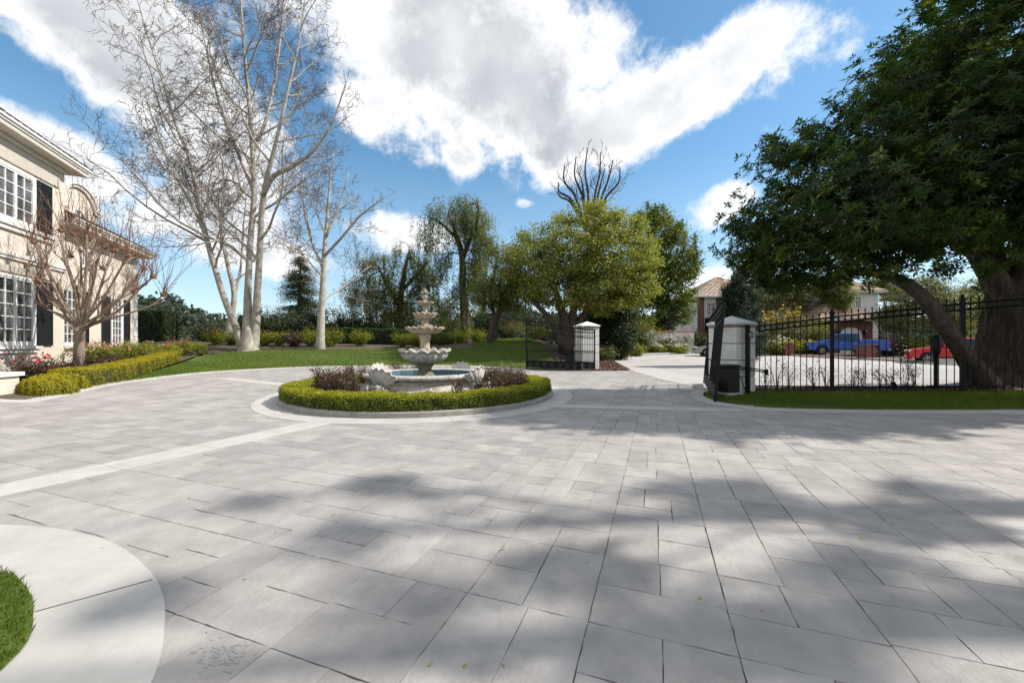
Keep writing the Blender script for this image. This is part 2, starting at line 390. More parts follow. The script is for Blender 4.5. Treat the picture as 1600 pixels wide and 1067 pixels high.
# base ground to the horizon
def build_ground():
    def axis(a, b, fine, far):
        c = np.arange(a, b + fine / 2, fine); g = fine * 1.35 ** np.arange(1, 22); g = np.cumsum(g); g = g[g < far]
        return np.r_[(a - g)[::-1], c, b + g]
    X = axis(-40, 45, 1.0, 2600); Y = axis(-12, 60, 1.0, 2600)
    gx, gy = np.meshgrid(X, Y); z = ground(gx, gy) - .07
    n, m = len(Y), len(X); i = (np.arange(n - 1)[:, None] * m + np.arange(m - 1)[None, :]).ravel()
    o = add('ground', mesh_np('ground', np.c_[gx.ravel(), gy.ravel(), z.ravel()], np.stack([i, i + 1, i + m + 1, i + m], 1), True), M['far_ground'])
    structure(o)
build_ground()

# outline of the paved drive
kerb_back = smooth_curve(np.r_[[(-17.5, 8.6), (-14.5, 9.35)], px2((20, 628), (75, 622), (160, 603), (250, 590), (340, 581), (480, 574), (640, 572), (740, 573), (822, 577))], 6)
kerb_right_out = px2((1093, 609), (1082, 613), (1080, 618), (1092, 625), (1114, 631), (1195, 641), (1359, 645.5), (1600, 646.5))
KR = smooth_curve(np.r_[kerb_right_out, [(14.5, 5.6), (17.5, 4.0)]], 6)
drive_poly = np.r_[kerb_back, px2((900, 580), (936, 580), (985, 579.5), (1026, 591), (1065, 600)), KR, [(18, -4), (-18, -4)]]
drive = structure(sheet('driveway', drive_poly, -.009, M['bed'], .7))

# apron, lower left
apron_out = smooth_curve(np.r_[[(-9, 3.62), (-6.4, 3.6)], px2((0, 821), (100, 829), (180, 851), (230, 890), (254, 930), (257, 980), (240, 1062)), [(-1.5, 1.4), (-1.2, .4), (-1.0, -2.5)]], 6)
grass_in = smooth_curve(np.r_[[(-7, 3.0), (-4.6, 2.93)], px2((0, 897), (32, 912), (50, 940), (52, 960), (44, 1005)), [(-2.45, 1.85), (-2.25, 1.3), (-2.1, -.5), (-2, -2.5)]], 6)
APRON = np.r_[apron_out, [(-9, -2.5)]]
GRASSN = np.r_[grass_in, [(-7, -2.5)]]

def paver_mat():
    m = mat('stamped_paving', (.325, .305, .287), .72, var=.17, scale=3.0, bump=.4, bscale=26, spec=.35, tint=.12, stain=(.40, .378, .357), sscale=.7, detail=9)
    nt = m.node_tree; N = nt.nodes; L = nt.links; bs = N['Principled BSDF']
    # chiselled slate relief on top of the fine grain
    tc = N.new('ShaderNodeTexCoord'); vo = N.new('ShaderNodeTexNoise'); vo.inputs['Scale'].default_value = 5.5; vo.inputs['Detail'].default_value = 8; vo.inputs['Roughness'].default_value = .68; vo.inputs['Distortion'].default_value = 1.6
    L.new(tc.outputs['Object'], vo.inputs['Vector'])
    b2 = N.new('ShaderNodeBump'); b2.inputs['Strength'].default_value = .22; b2.inputs['Distance'].default_value = .02
    L.new(vo.outputs[0], b2.inputs['Height']); old = bs.inputs['Normal'].links[0].from_socket
    L.new(old, b2.inputs['Normal']); L.new(b2.outputs[0], bs.inputs['Normal'])
    return m
M['paver'] = paver_mat()

def build_pavers():
    rng = np.random.default_rng(11); MOD = .77; s0, t0 = -.37, 2.30
    pieces = []
    for i in range(-28, 26):
        for j in range(-8, 36):
            s, t = s0 + i * MOD, t0 + j * MOD
            c = E2 * (s + MOD / 2) + E1 * (t + MOD / 2)
            if not (-19 < c[0] < 18 and -3.5 < c[1] < 24): continue
            k = rng.choice(11, p=(.05, .05, .10, .10, .10, .10, .12, .12, .08, .09, .09)); h = MOD / 2; q = MOD * (.5 + rng.uniform(-.04, .04))
            if k == 0: rs = [(0, 0, q, MOD), (q, 0, MOD, MOD)]
            elif k == 1: rs = [(0, 0, MOD, q), (0, q, MOD, MOD)]
            elif k == 2: rs = [(0, 0, MOD, q), (0, q, q, MOD), (q, q, MOD, MOD)]
            elif k == 3: rs = [(0, 0, q, q), (q, 0, MOD, q), (0, q, MOD, MOD)]
            elif k == 4: rs = [(0, 0, q, MOD), (q, 0, MOD, q), (q, q, MOD, MOD)]
            elif k == 5: rs = [(q, 0, MOD, MOD), (0, 0, q, q), (0, q, q, MOD)]
            elif k == 6: rs = [(0, 0, q, q), (q, 0, MOD, q), (0, q, q, MOD), (q, q, MOD, MOD)]
            elif k == 7: rs = [(0, 0, q, MOD * .66), (q, 0, MOD, MOD * .33), (q, MOD * .33, MOD, MOD), (0, MOD * .66, q, MOD)]
            elif k == 8: rs = [(0, 0, MOD * .66, MOD * .33), (MOD * .66, 0, MOD, MOD * .66), (0, MOD * .33, MOD * .33, MOD), (MOD * .33, MOD * .66, MOD, MOD), (MOD * .33, MOD * .33, MOD * .66, MOD * .66)]
            elif k == 9: rs = [(0, 0, MOD, MOD * .33), (0, MOD * .33, q, MOD), (q, MOD * .33, MOD, MOD)]
            else: rs = [(0, 0, MOD * .33, MOD), (MOD * .33, 0, MOD, q), (MOD * .33, q, MOD, MOD)]
            for (a, b, c_, d) in rs: pieces.append((s + a, t + b, s + c_, t + d))
    P = np.array(pieces)
    corners = np.stack([P[:, [0, 1]], P[:, [2, 1]], P[:, [2, 3]], P[:, [0, 3]]], 1)
    XY = corners[..., :1] * E2 + corners[..., 1:] * E1
    ctr = XY.mean(1); test = np.concatenate([XY, ctr[:, None]], 1)
    flat = test.reshape(-1, 2)
    ind = in_poly(flat, drive_poly).reshape(-1, 5)
    hid = ((np.hypot(*(flat - FC).T) < 4.4) | in_poly(flat, APRON + np.array((-.1, 0)))).reshape(-1, 5)
    keep = ind.any(1) & ~hid.all(1)
    P, ctr = P[keep], ctr[keep]
    # apparent size decides which are built one by one
    dist = np.hypot(ctr[:, 0], ctr[:, 1]); vis = (ctr[:, 1] > 1.75) & (np.abs(ctr[:, 0]) < 1.31 * ctr[:, 1] + .3)
    area = (P[:, 2] - P[:, 0]) * (P[:, 3] - P[:, 1]); score = np.where(vis, area / np.maximum(ctr[:, 1], .5) ** 3, 0)
    order = np.argsort(-score); near = set(order[:300].tolist())
    rest = MB(); rt = []
    for idx, (s1, t1, s2, t2) in enumerate(P):
        g = .0019 + rng.uniform(0, .0018); nn = 5 if (dist[idx] < 9) else 1
        a, b, c, d = s1 + g, t1 + g, s2 - g, t2 - g
        pts = []
        for (p, q) in (((a, b), (c, b)), ((c, b), (c, d)), ((c, d), (a, d)), ((a, d), (a, b))):
            for w in np.arange(nn) / nn: pts.append((p[0] + (q[0] - p[0]) * w, p[1] + (q[1] - p[1]) * w))
        pts = np.array(pts); cen = np.array(((a + c) / 2, (b + d) / 2))
        if nn > 1: pts = pts + rng.normal(0, .0020, pts.shape)
        inn = pts + (cen - pts) / np.linalg.norm(cen - pts, axis=1, keepdims=True) * .0008
        xy0 = pts[:, :1] * E2 + pts[:, 1:] * E1; xy1 = inn[:, :1] * E2 + inn[:, 1:] * E1
        lift = rng.uniform(-.0012, .0012)
        z0 = ground(*xy0.T); z1 = ground(*xy1.T) + lift
        n = len(pts); i = np.arange(n); j = (i + 1) % n
        V = np.r_[np.c_[xy0, z0 - .02], np.c_[xy0, z0 - .002], np.c_[xy1, z1]]
        Q = np.r_[np.stack([i, j, j + n, i + n], 1), np.stack([i + n, j + n, j + 2 * n, i + 2 * n], 1)]
        top = (np.arange(n) + 2 * n)[None, :]
        tv = rng.uniform(0, 1)
        if idx in near:
            me = mesh_np('paver', V, [Q, top], False, np.full(len(Q) + 1, tv)); add('paver', me, M['paver'], drive)
        else:
            rest.raw(V, [Q, top]); rt.append((len(Q), n, tv))
    Vr = np.concatenate(rest.v); quads = np.concatenate(rest.f[4]); FF = [quads]; tints = []
    # tints follow the face order inside each size class
    fs = {}; tt = {}
    k4 = []; other = {}
    for (nq, n, tv) in rt:
        k4 += [tv] * nq
        if n == 4: k4 += [tv]
        else: other.setdefault(n, []).append(tv)
    tints += k4
    for k, lst in rest.f.items():
        if k == 4: continue
        FF.append(np.concatenate(lst)); tints += other[k]
    o = add('paver_field', mesh_np('paver_field', Vr, FF, False, np.array(tints)), M['paver'], drive, kind='stuff')
build_pavers()

# pale concrete laid in the drive
def build_concrete():
    ring = structure(bpy.data.objects.new('concrete_ring', None)); COL.objects.link(ring)
    nseg = 14
    for k in range(nseg):
        a0, a1 = 2 * PI * k / nseg + .12, 2 * PI * (k + 1) / nseg + .12 - .0022
        th = np.linspace(a0, a1, 15)
        out = FC + 4.55 * np.c_[np.cos(th), np.sin(th)]; inn = FC + 3.80 * np.c_[np.cos(th), np.sin(th)]
        sheet('ring_slab', np.r_[out, inn[::-1]], .006, M['concrete'], 5, .05, ring)
    def band(p, q, w, nm, n):
        root = structure(bpy.data.objects.new(nm, None)); COL.objects.link(root)
        p, q = np.array(p), np.array(q); t = (q - p) / np.linalg.norm(q - p); nn = np.array((-t[1], t[0])); L_ = np.linalg.norm(q - p)
        for k in range(n):
            a = p + t * (L_ * k / n + .003); b = p + t * (L_ * (k + 1) / n - .003); m = max(2, int(L_ / n / .5))
            w_ = np.linspace(0, 1, m)[:, None]; ln = a + (b - a) * w_
            sheet('band_slab', np.r_[ln + nn * w / 2, (ln - nn * w / 2)[::-1]], .004, M['band'], 5, .05, root)
    a, b = px2((0, 766), (497, 661)); band(a - (b - a) * .9, b + (b - a) * .07, .55, 'paving_band', 7)
    a, b = px2((880, 634), (1160, 640.5)); band(a - (b - a) * .1, b, .46, 'paving_band', 3)
    a, b = px2((470, 603), (352, 591.5)); band(a, b, .5, 'paving_band', 3)
    # kerbs
    kb = structure(strip('lawn_kerb', kerb_back, .34, .03, M['concrete'], .2))
    structure(strip('lawn_kerb', KR, .34, .022, M['concrete'], .2, side=.17))
    ap = sheet('concrete_apron', APRON, .008, M['concrete'], .6, .05); structure(ap)
    # sawn joint across the apron: a sunk dark line with moss
    a, b = px2((56, 958), (238, 909)); jt = strip('apron_joint', np.array([a + (b - a) * t for t in np.linspace(0, 1, 6)]), .010, .0105, M['soil'], .004, ap, bevel=.001)
    # street beyond the gates
    near_edge = px2((985, 580), (1026, 591), (1065, 600), (1097, 606), (1180, 607), (1300, 607), (1420, 606), (1540, 604))
    far_edge = px2((956, 560), (973, 556), (1080, 552.5), (1200, 554.5), (1300, 559), (1400, 564.5), (1500, 571))
    street_poly = np.r_[near_edge, [(18, 8.6), (60, -6), (60, 10)], far_edge[::-1], px2((958, 566))]
    structure(sheet('street', street_poly, -.004, M['street'], 1.2))
    # gutter sweeping round the cul-de-sac
    g_out = smooth_curve(px2((975, 556.5), (957, 560), (958, 566), (987, 579), (1026, 591), (1065, 600), (1110, 608)), 6)
    g_in = smooth_curve(px2((1010, 559), (998, 563), (1005, 568), (1020, 574), (1050, 581), (1095, 590), (1150, 598)), 6)
    structure(sheet('street_gutter', np.r_[g_out, g_in[::-1]], .010, M['concrete'], 1.0, .03))
    far_s = smooth_curve(np.r_[far_edge[1:], [(34, 18), (60, 11)]], 6)
    structure(strip('street_kerb', far_s, .45, .13, M['concrete'], .3, side=.2))
build_concrete()

# planting beds and lawns
def build_lawns():
    global LAWN_BACK, LAWN_RIGHT
    bed_house = np.r_[kerb_back[4:26], [(-19, 24), (-22.6, 23.6), (-15.6, 7.2)]]
    structure(sheet('flower_bed_soil', bed_house, .012, M['soil'], .8))
    kb = kerb_back[kerb_back[:, 0] > -13.6][2:]
    inner = kerb_back[14:]
    LAWN_BACK = np.r_[inner, [(2.2, 20.75), (3.0, 21.8), (2.6, 24), (2.2, 28), (.5, 33.5), (-3, 33.5)], px2((740, 543), (600, 545.5), (500, 546), (375, 548), (330, 553), (284, 566), (175, 599.5), (140, 604.5))]
    structure(sheet('lawn', LAWN_BACK, .02, M['lawn'], .8))
    LAWN_RIGHT = np.r_[px2((1100, 614), (1104, 621), (1118, 625), (1195, 636), (1359, 641), (1600, 641.5)), [(14.4, 5.95), (17.3, 4.4), (17.6, 5.4)], px2((1600, 613), (1400, 613.5), (1250, 613.5), (1170, 613.5), (1125, 613))]
    structure(sheet('lawn', LAWN_RIGHT, .03, M['lawn'], .5, .06))
    structure(sheet('lawn', GRASSN, .016, M['lawn'], .4))
    # mulch below the fence and beside the left pillar
    mr = np.r_[px2((1118, 612.5), (1170, 614), (1250, 614), (1400, 614), (1600, 613.5)), [(17.8, 5.2), (18.6, 8.4)], px2((1540, 603.5), (1420, 605.5), (1300, 606.5), (1180, 606.5), (1130, 606))]
    structure(sheet('mulch_bed', mr, .018, M['mulch'], .5))
    ml = np.r_[px2((860, 579), (936, 579.5), (984, 578.8), (960, 565), (950, 560)), [(5.6, 31), (1.2, 31), (2.3, 26), (2.9, 22.5)]]
    structure(sheet('mulch_bed', ml, .03, M['mulch'], .6))
    # garden round the far side of the cul-de-sac
    fe = px2((956, 560), (973, 556), (1080, 552.5), (1200, 554.5), (1300, 559), (1400, 564.5), (1500, 571))
    gp = np.r_[fe[:1] + (-2.5, 0), fe, [(34, 18), (60, 11), (62, 60), (5, 60)]]
    structure(sheet('garden_soil', gp, .0, M['soil'], 2.0))
    bp = np.r_[px2((330, 553), (375, 548), (500, 546), (600, 545.5), (740, 543)), [(-3, 33.5), (.5, 33.5), (3, 36), (-30, 36), (-24, 25)]]
    structure(sheet('flower_bed_soil', bp, .01, M['soil'], 1.2))
M['lawn'] = mat('lawn_thatch', (.06, .11, .018), .95, col2=(.11, .16, .03), scale=9, bump=.8, bscale=70, stain=(.12, .125, .045), sscale=.45)
build_lawns()

# ------------------------------------------------------------------ leaves
def unit(a): return a / np.maximum(np.linalg.norm(a, axis=-1, keepdims=True), 1e-9)
def leaves(P, Nn, L_, W, rng, jit=.6, along=None, tint=None, fold=.18):
    """folded diamond leaves: P points, Nn facing directions; returns V, F, tint"""
    n = len(P); Nn = unit(Nn + rng.normal(0, jit, (n, 3)))
    a = rng.normal(0, 1, (n, 3)) if along is None else along + rng.normal(0, .35, (n, 3))
    a = unit(a - Nn * (a * Nn).sum(1, keepdims=True)); b = np.cross(Nn, a)
    l = (L_ * rng.uniform(.7, 1.25, n))[:, None]; w = (W * rng.uniform(.75, 1.25, n))[:, None]
    V = np.stack([P, P + a * l * .45 + b * w * .5 + Nn * w * fold, P + a * l, P + a * l * .45 - b * w * .5 + Nn * w * fold], 1).reshape(-1, 3)
    Fq = np.arange(4 * n).reshape(n, 4)
    return V, Fq, (rng.uniform(0, 1, n) if tint is None else np.clip(tint + rng.normal(0, .12, n), 0, 1))
def leaf_obj(name, parts, m, parent, kind=None):
    V = np.concatenate([p[0] for p in parts]); off = np.cumsum([0] + [len(p[0]) for p in parts])[:-1]
    Fq = np.concatenate([p[1] + o for p, o in zip(parts, off)]); T = np.concatenate([p[2] for p in parts])
    return add(name, mesh_np(name, V, Fq, False, T), m, parent, kind=kind)
def blades(poly, n, h, w, rng, off, cut=None):
    lo, hi = poly.min(0), poly.max(0); P = rng.uniform(lo, hi, (int(n * 1.0), 2)); P = P[in_poly(P, poly)]
    if cut is not None: P = P[cut(P)]
    k = len(P); z = ground(P[:, 0], P[:, 1]) + off
    az = rng.uniform(0, 2 * PI, k); d = np.c_[np.cos(az), np.sin(az), np.zeros(k)]; lean = rng.uniform(.1, .7, k)[:, None]
    hh = (h * rng.uniform(.5, 1.2, k))[:, None]; s = np.c_[-d[:, 1], d[:, 0], np.zeros(k)] * w / 2
    B = np.c_[P, z]; mid = B + d * hh * lean * .4 + np.array((0, 0, 1)) * hh * .62; tip = B + d * hh * lean + np.array((0, 0, 1)) * hh * .95
    V = np.stack([B - s, B + s, mid + s * .8, tip, mid - s * .8], 1).reshape(-1, 3)
    Fp = np.arange(5 * k).reshape(k, 5)
    sun_patch = .5 + .22 * np.sin(P[:, 0] * 1.3 + 2 * np.sin(P[:, 1] * .7)) + .2 * np.sin(P[:, 1] * 1.9 + P[:, 0] * .6)  # wavy sun and shade patches painted into the blade tint
    return V, Fp, np.clip(.55 * sun_patch + .5 * rng.uniform(0, 1, k), 0, 1)
M['grass'] = leaf_mat('grass_blade', (.06, .115, .014), (.165, .225, .03), (.32, .28, .09), .35, .5, .25)
def build_grass():
    rng = np.random.default_rng(5)
    for nm, poly, n, h, w, off, lab in (
            ('lawn_grass', GRASSN, 120000, .045, .0045, .012, 'short green turf at the lower left beside the concrete apron'),
            ('lawn_grass', LAWN_RIGHT, 150000, .05, .010, .025, 'mown turf strip in front of the black iron fence'),
            ('lawn_grass', LAWN_BACK, 190000, .06, .024, .012, 'broad mown turf behind the fountain circle')):
        if poly is GRASSN: poly = poly[(poly[:, 1] > 1.0) | (poly[:, 0] > -9)]
        cut = (lambda P: (P[:, 1] > 1.3) & (P[:, 0] > -4.6)) if poly is GRASSN else None
        V, Fp, T = blades(poly, n, h, w, rng, off, cut)
        o = add(nm, mesh_np(nm, V, Fp, False, T), M['grass']); o['kind'] = 'stuff'; o['label'] = lab; o['category'] = 'grass'
build_grass()
# ================================================================== FOUNTAIN
M['fstone'] = mat('fountain_stone', (.36, .295, .21), .85, col2=(.52, .46, .36), scale=6, bump=.7, bscale=45, stain=(.12, .10, .065), sscale=5.0)
M['fwhite'] = mat('fountain_white', (.40, .375, .33), .8, col2=(.60, .57, .52), scale=8, bump=.7, bscale=50, stain=(.15, .14, .105), sscale=5.0)
M['fgreen'] = mat('fountain_algae', (.17, .165, .10), .8, var=.4, scale=9, bump=.5, bscale=50)
M['fshell'] = mat('shell_white', (.52, .50, .46), .8, col2=(.64, .62, .58), scale=6, bump=.2, bscale=50, stain=(.30, .28, .24), sscale=4.0)
M['tile'] = mat('pool_tile', (.07, .15, .21), .25, col2=(.16, .28, .34), scale=9, stretch=(1, 1, .15), spec=.6)
M['water'] = glass_mat('pool_water', (.03, .06, .065), .06)
def lathe_bowl(z0, z1, r0, r1, k, th, amp):
    """scalloped bowl: outside up, rolled rim, inside down"""
    pr = []
    for t in np.linspace(0, 1, 9):
        r = r0 + (r1 - r0) * math.sin(t * PI / 2) ** .8; z = z0 + (z1 - z0) * (1 - math.cos(t * PI / 2)) ** .9
        pr.append((r, z, amp * (.7 + .3 * t)))
    pr += [(r1 * 1.06, z1 - th * .25, amp * 1.35, th * .25), (r1 * 1.085, z1 + th * .2, amp * 1.5, th * .45), (r1 * 1.05, z1 + th * .75, amp * 1.5, th * .55), (r1 * .99, z1 + th * .8, amp * 1.2, th * .45), (r1 * .93, z1 + th * .2, amp, th * .2)]
    for t in np.linspace(.9, 0, 5): pr.append((max(.02, r1 * .9 * t), z1 - th * .4 - (z1 - z0) * .55 * (1 - t ** 2), amp * t))
    return pr
def build_fountain():
    root = thing('tiered_fountain', 'tall weathered stone fountain with four scalloped tiers in the circular bed', 'fountain', (*FC, FZ))
    c = (*FC, FZ); n = 144
    # pool: plinth, moulded wall, rim
    b = MB().lathe([(1.98, .0), (1.98, .10), (1.90, .13), (1.90, .24), (1.80, .27), (1.76, .36), (1.68, .42), (1.70, .50), (1.66, .53)], 96, c)
    wall = add('pool_wall', b, M['fwhite'], root, True)
    for k in range(20):
        a = 2 * PI * k / 20; w = MB()
        Mx = Matrix.Translation(Vector((c[0], c[1], c[2] + .40))) @ Matrix.Rotation(a, 4, 'Z') @ Matrix.Translation(Vector((1.715, 0, 0)))
        w.box((0, 0, 0), (.05, .40, .15), b=.015, M=Mx); add('wall_panel', w, M['fstone'], wall)
    rim = MB()
    rim.lathe([(1.62, .53), (1.80, .535), (1.84, .56), (1.84, .62), (1.80, .655), (1.52, .655), (1.49, .63), (1.49, .55)], 96, c)
    add('pool_rim', rim, M['fwhite'], root, True)
    t_ = MB()
    for k in range(72):
        a = 2 * PI * k / 72; Mx = Matrix.Translation(Vector(c)) @ Matrix.Rotation(a, 4, 'Z') @ Matrix.Translation(Vector((1.488, 0, .55)))
        t_.box((0, 0, 0), (.02, .122, .17), M=Mx)
    t_.lathe([(1.495, .62), (1.495, .2), (0.01, .2)], 72, c)
    add('pool_tiles', t_, M['tile'], root)
    add('pool_water', MB().lathe([(1.48, .49), (.9, .49), (.02, .49)], 72, c), M['water'], root, True)
    # pedestal and stems
    add('pedestal', MB().lathe([(.42, .3), (.42, .49), (.30, .56), (.22, .66), (.20, .78), (.26, .86), (.30, .92), (.20, .98)], 48, c, k=12), M['fgreen'], root, True)
    tiers = [(.93, 1.28, .26, .70, 13, .09, .055, 'bowl'), (1.86, 2.00, .24, .545, 16, .05, .035, 'bowl'), (2.32, 2.45, .16, .335, 12, .045, .045, 'bowl'), (2.735, 2.81, .11, .25, 12, .035, .04, 'bowl')]
    for i, (z0, z1, r0, r1, k, th, amp, nm) in enumerate(tiers):
        add(nm, MB().lathe(lathe_bowl(z0, z1, r0, r1, k, th, amp), n, c, k=k), M['fwhite'] if i == 0 else M['fstone'], root, True)
    def stem(z0, z1, r):
        h = z1 - z0
        return [(r * 1.7, z0), (r * 1.65, z0 + h * .06), (r * 1.2, z0 + h * .14), (r * .95, z0 + h * .34), (r * .88, z0 + h * .55), (r * .95, z0 + h * .72), (r * 1.12, z0 + h * .84), (r * 1.2, z0 + h * .9), (r * 1.1, z0 + h)]
    for z0, z1, r in ((1.10, 1.87, .165), (1.93, 2.33, .115), (2.40, 2.745, .08)):
        add('stem', MB().lathe(stem(z0, z1, r), 40, c, k=10), M['fstone'], root, True)
    fin = add('finial', MB().lathe([(.09, 2.78), (.10, 2.84), (.05, 2.88), (.045, 2.93), (.085, 2.97), (.09, 3.02), (.05, 3.06), (.055, 3.10), (.09, 3.13), (.075, 3.17), (.035, 3.20), (.015, 3.25), (.002, 3.30)], 24, c), M['fstone'], root, True)
    for k in range(6):
        a = 2 * PI * k / 6; d = np.array((math.cos(a), math.sin(a), 0)); p0 = np.array((c[0], c[1], c[2] + 3.07))
        add('finial_leaf', MB().tube([p0 + d * .03, p0 + d * .09 + (0, 0, .03), p0 + d * .14 + (0, 0, .07), p0 + d * .17 + (0, 0, .045)], [.02, .022, .018, .006], 6), M['fstone'], fin, True)
    # small carved masks where the stems meet the bowls
    for z, r in ((1.36, .27), (2.07, .17)):
        for k in range(4):
            a = -PI / 2 + .35 + k * PI / 2; p = np.array((c[0] + r * math.cos(a), c[1] + r * math.sin(a), c[2] + z)); b = bmesh.new(); bmesh.ops.create_icosphere(b, subdivisions=2, radius=.075)
            for v in b.verts: v.co = v.co * (1 + .25 * math.sin(9 * v.co.x / .075 + 5 * v.co.z / .075))
            bmesh.ops.translate(b, vec=Vector(p), verts=b.verts); me = bpy.data.meshes.new('carved_mask'); b.to_mesh(me); b.free()
            add('carved_mask', me, M['fstone'], root)
    # four scallop shells on scrolled brackets round the pool
    def shell():
        nu, nv = 73, 10; V = []
        for i in range(nu):
            ph = (i / (nu - 1) - .5) * R(165)
            for j in range(nv):
                t = j / (nv - 1); rad = .06 + .40 * t * (1 + .03 * math.cos(15 * ph)) ; cup = -(.22 * t * t * (1 - .25 * (ph / 1.4) ** 2) + .020 * t * math.cos(15 * ph))
                V.append((math.sin(ph) * rad * 1.05, cup * 1.15, math.cos(ph) * rad * .95))
        V = np.array(V); V2 = V + (0, -.035, 0); i, j = np.meshgrid(np.arange(nu - 1), np.arange(nv - 1), indexing='ij'); a = (i * nv + j).ravel()
        q = np.stack([a, a + 1, a + nv + 1, a + nv], 1); m = MB().raw(V, q); m.raw(V2, q[:, ::-1])
        e = [(i * nv + nv - 1) for i in range(nu)]; 
        mm = nu * nv; m2 = np.array([(e[i], e[i + 1], e[i + 1] + mm, e[i] + mm) for i in range(nu - 1)]); m.f.setdefault(4, []).append(m2)
        return m
    sv = shell()
    for a in (-115, -28, 62, 152):
        ra = R(a); Mx = Matrix.Translation(Vector((c[0] + 1.93 * math.cos(ra), c[1] + 1.93 * math.sin(ra), c[2]))) @ Matrix.Rotation(ra - PI / 2, 4, 'Z')
        br = MB(); br.box((0, -.02, .16), (.46, .42, .32), b=.04, M=Mx); br.box((0, -.05, .36), (.36, .34, .12), b=.04, M=Mx)
        bro = add('shell_bracket', br, M['fwhite'], root)
        for s in (-1, 1):
            sp = [Mx @ Vector((s * .17, .16 + (.03 + .018 * t) * math.cos(t), .30 + (.03 + .018 * t) * math.sin(t))) for t in np.linspace(0, 2.3 * PI, 22)]
            add('scroll', MB().tube([tuple(p) for p in sp], np.linspace(.025, .055, 22), 8), M['fwhite'], bro, True)
        Ms = Mx @ Matrix.Translation(Vector((0, -.04, .40))) @ Matrix.Rotation(R(-52), 4, 'X') @ Matrix.Scale(1.0, 4)
        V = np.concatenate(sv.v); V = np.array([Ms @ Vector(q) for q in V])
        add('scallop_shell', mesh_np('scallop_shell', V, [np.concatenate(q) for q in sv.f.values()], True), M['fshell'], root)
    # black pond pump spout beside the near shell
    return root
build_fountain()
# loose rock among the roses beside the right shell
def rock(name, p, s, m, seed, label, cat, group=None):
    b = bmesh.new(); bmesh.ops.create_icosphere(b, subdivisions=2, radius=1); r_ = random.Random(seed)
    for v in b.verts: v.co = Vector((v.co.x * s[0], v.co.y * s[1], v.co.z * s[2])) * r_.uniform(.78, 1.15)
    bmesh.ops.translate(b, vec=Vector([float(q) for q in p]), verts=b.verts); me = bpy.data.meshes.new(name); b.to_mesh(me); b.free()
    return tag(add(name, me, m), label, cat, group)

# circular kerb and clipped hedge round the fountain
def ring_hedge():
    th = np.linspace(0, 2 * PI, 96, endpoint=False)
    k = structure(strip('fountain_bed_kerb', FC + 3.90 * np.c_[np.cos(th), np.sin(th)], .16, .13, M['kerbface'], .2, closed=True, bevel=.02))
    structure(sheet('rose_bed_soil', FC + 3.84 * np.c_[np.cos(th), np.sin(th)], .09, M['soil'], .6))
    root = thing('circular_hedge', 'clipped green box hedge ringing the fountain bed', 'hedge', (*FC, FZ))
    rng = np.random.default_rng(3)
    def surf(n, layer):
        """points on the hedge skin with outward normals"""
        ri, ro, z0, z1 = 3.28, 3.90, .09, .425
        a = rng.uniform(0, 2 * PI, n); per = np.array([z1 - z0, ro - ri, z1 - z0]); w = per / per.sum(); f = rng.choice(3, n, p=w); u = rng.uniform(0, 1, n)
        r = np.where(f == 0, ro, np.where(f == 1, ri + u * (ro - ri), ri)); z = np.where(f == 1, z1, z0 + u * (z1 - z0))
        nx = np.where(f == 0, 1., np.where(f == 2, -1., 0)); nz = np.where(f == 1, 1., .12)
        # rounded shoulders and lumps
        e = np.where(f == 1, np.minimum(r - ri, ro - r), 9); z = z - .05 * np.exp(-(e / .05) ** 2)
        e2 = np.where(f != 1, z1 - z, 9); r = r - nx * .045 * np.exp(-(e2 / .06) ** 2)
        lump = .025 * np.sin(7 * a + 1) + .02 * np.sin(19 * a + 2 * z * 9) + .018 * np.sin(43 * a + 13 * z + 5 * r)
        dep = rng.exponential(.028, n) * layer
        r = r + nx * (lump - dep); z = z + np.where(f == 1, lump - dep, 0)
        P = np.c_[FC[0] + r * np.cos(a), FC[1] + r * np.sin(a), FZ + z]; Nv = np.c_[nx * np.cos(a), nx * np.sin(a), nz]
        # sunlit top painted in: leaf tint yellower there than on the sides
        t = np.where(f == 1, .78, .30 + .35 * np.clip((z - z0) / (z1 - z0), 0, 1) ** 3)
        return P, Nv, t
    P, Nv, t = surf(95000, 1.0)
    add('stems', MB().lathe([(3.84, .09), (3.84, .335), (3.80, .355), (3.38, .355), (3.34, .335), (3.34, .09)], 96, (*FC, FZ)), M['core'], root)  # solid core added inside the ring to block light, no separate stems
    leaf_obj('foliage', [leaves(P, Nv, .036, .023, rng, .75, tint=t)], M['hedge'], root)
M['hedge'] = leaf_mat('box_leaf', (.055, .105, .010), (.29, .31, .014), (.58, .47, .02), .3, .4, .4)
ring_hedge()

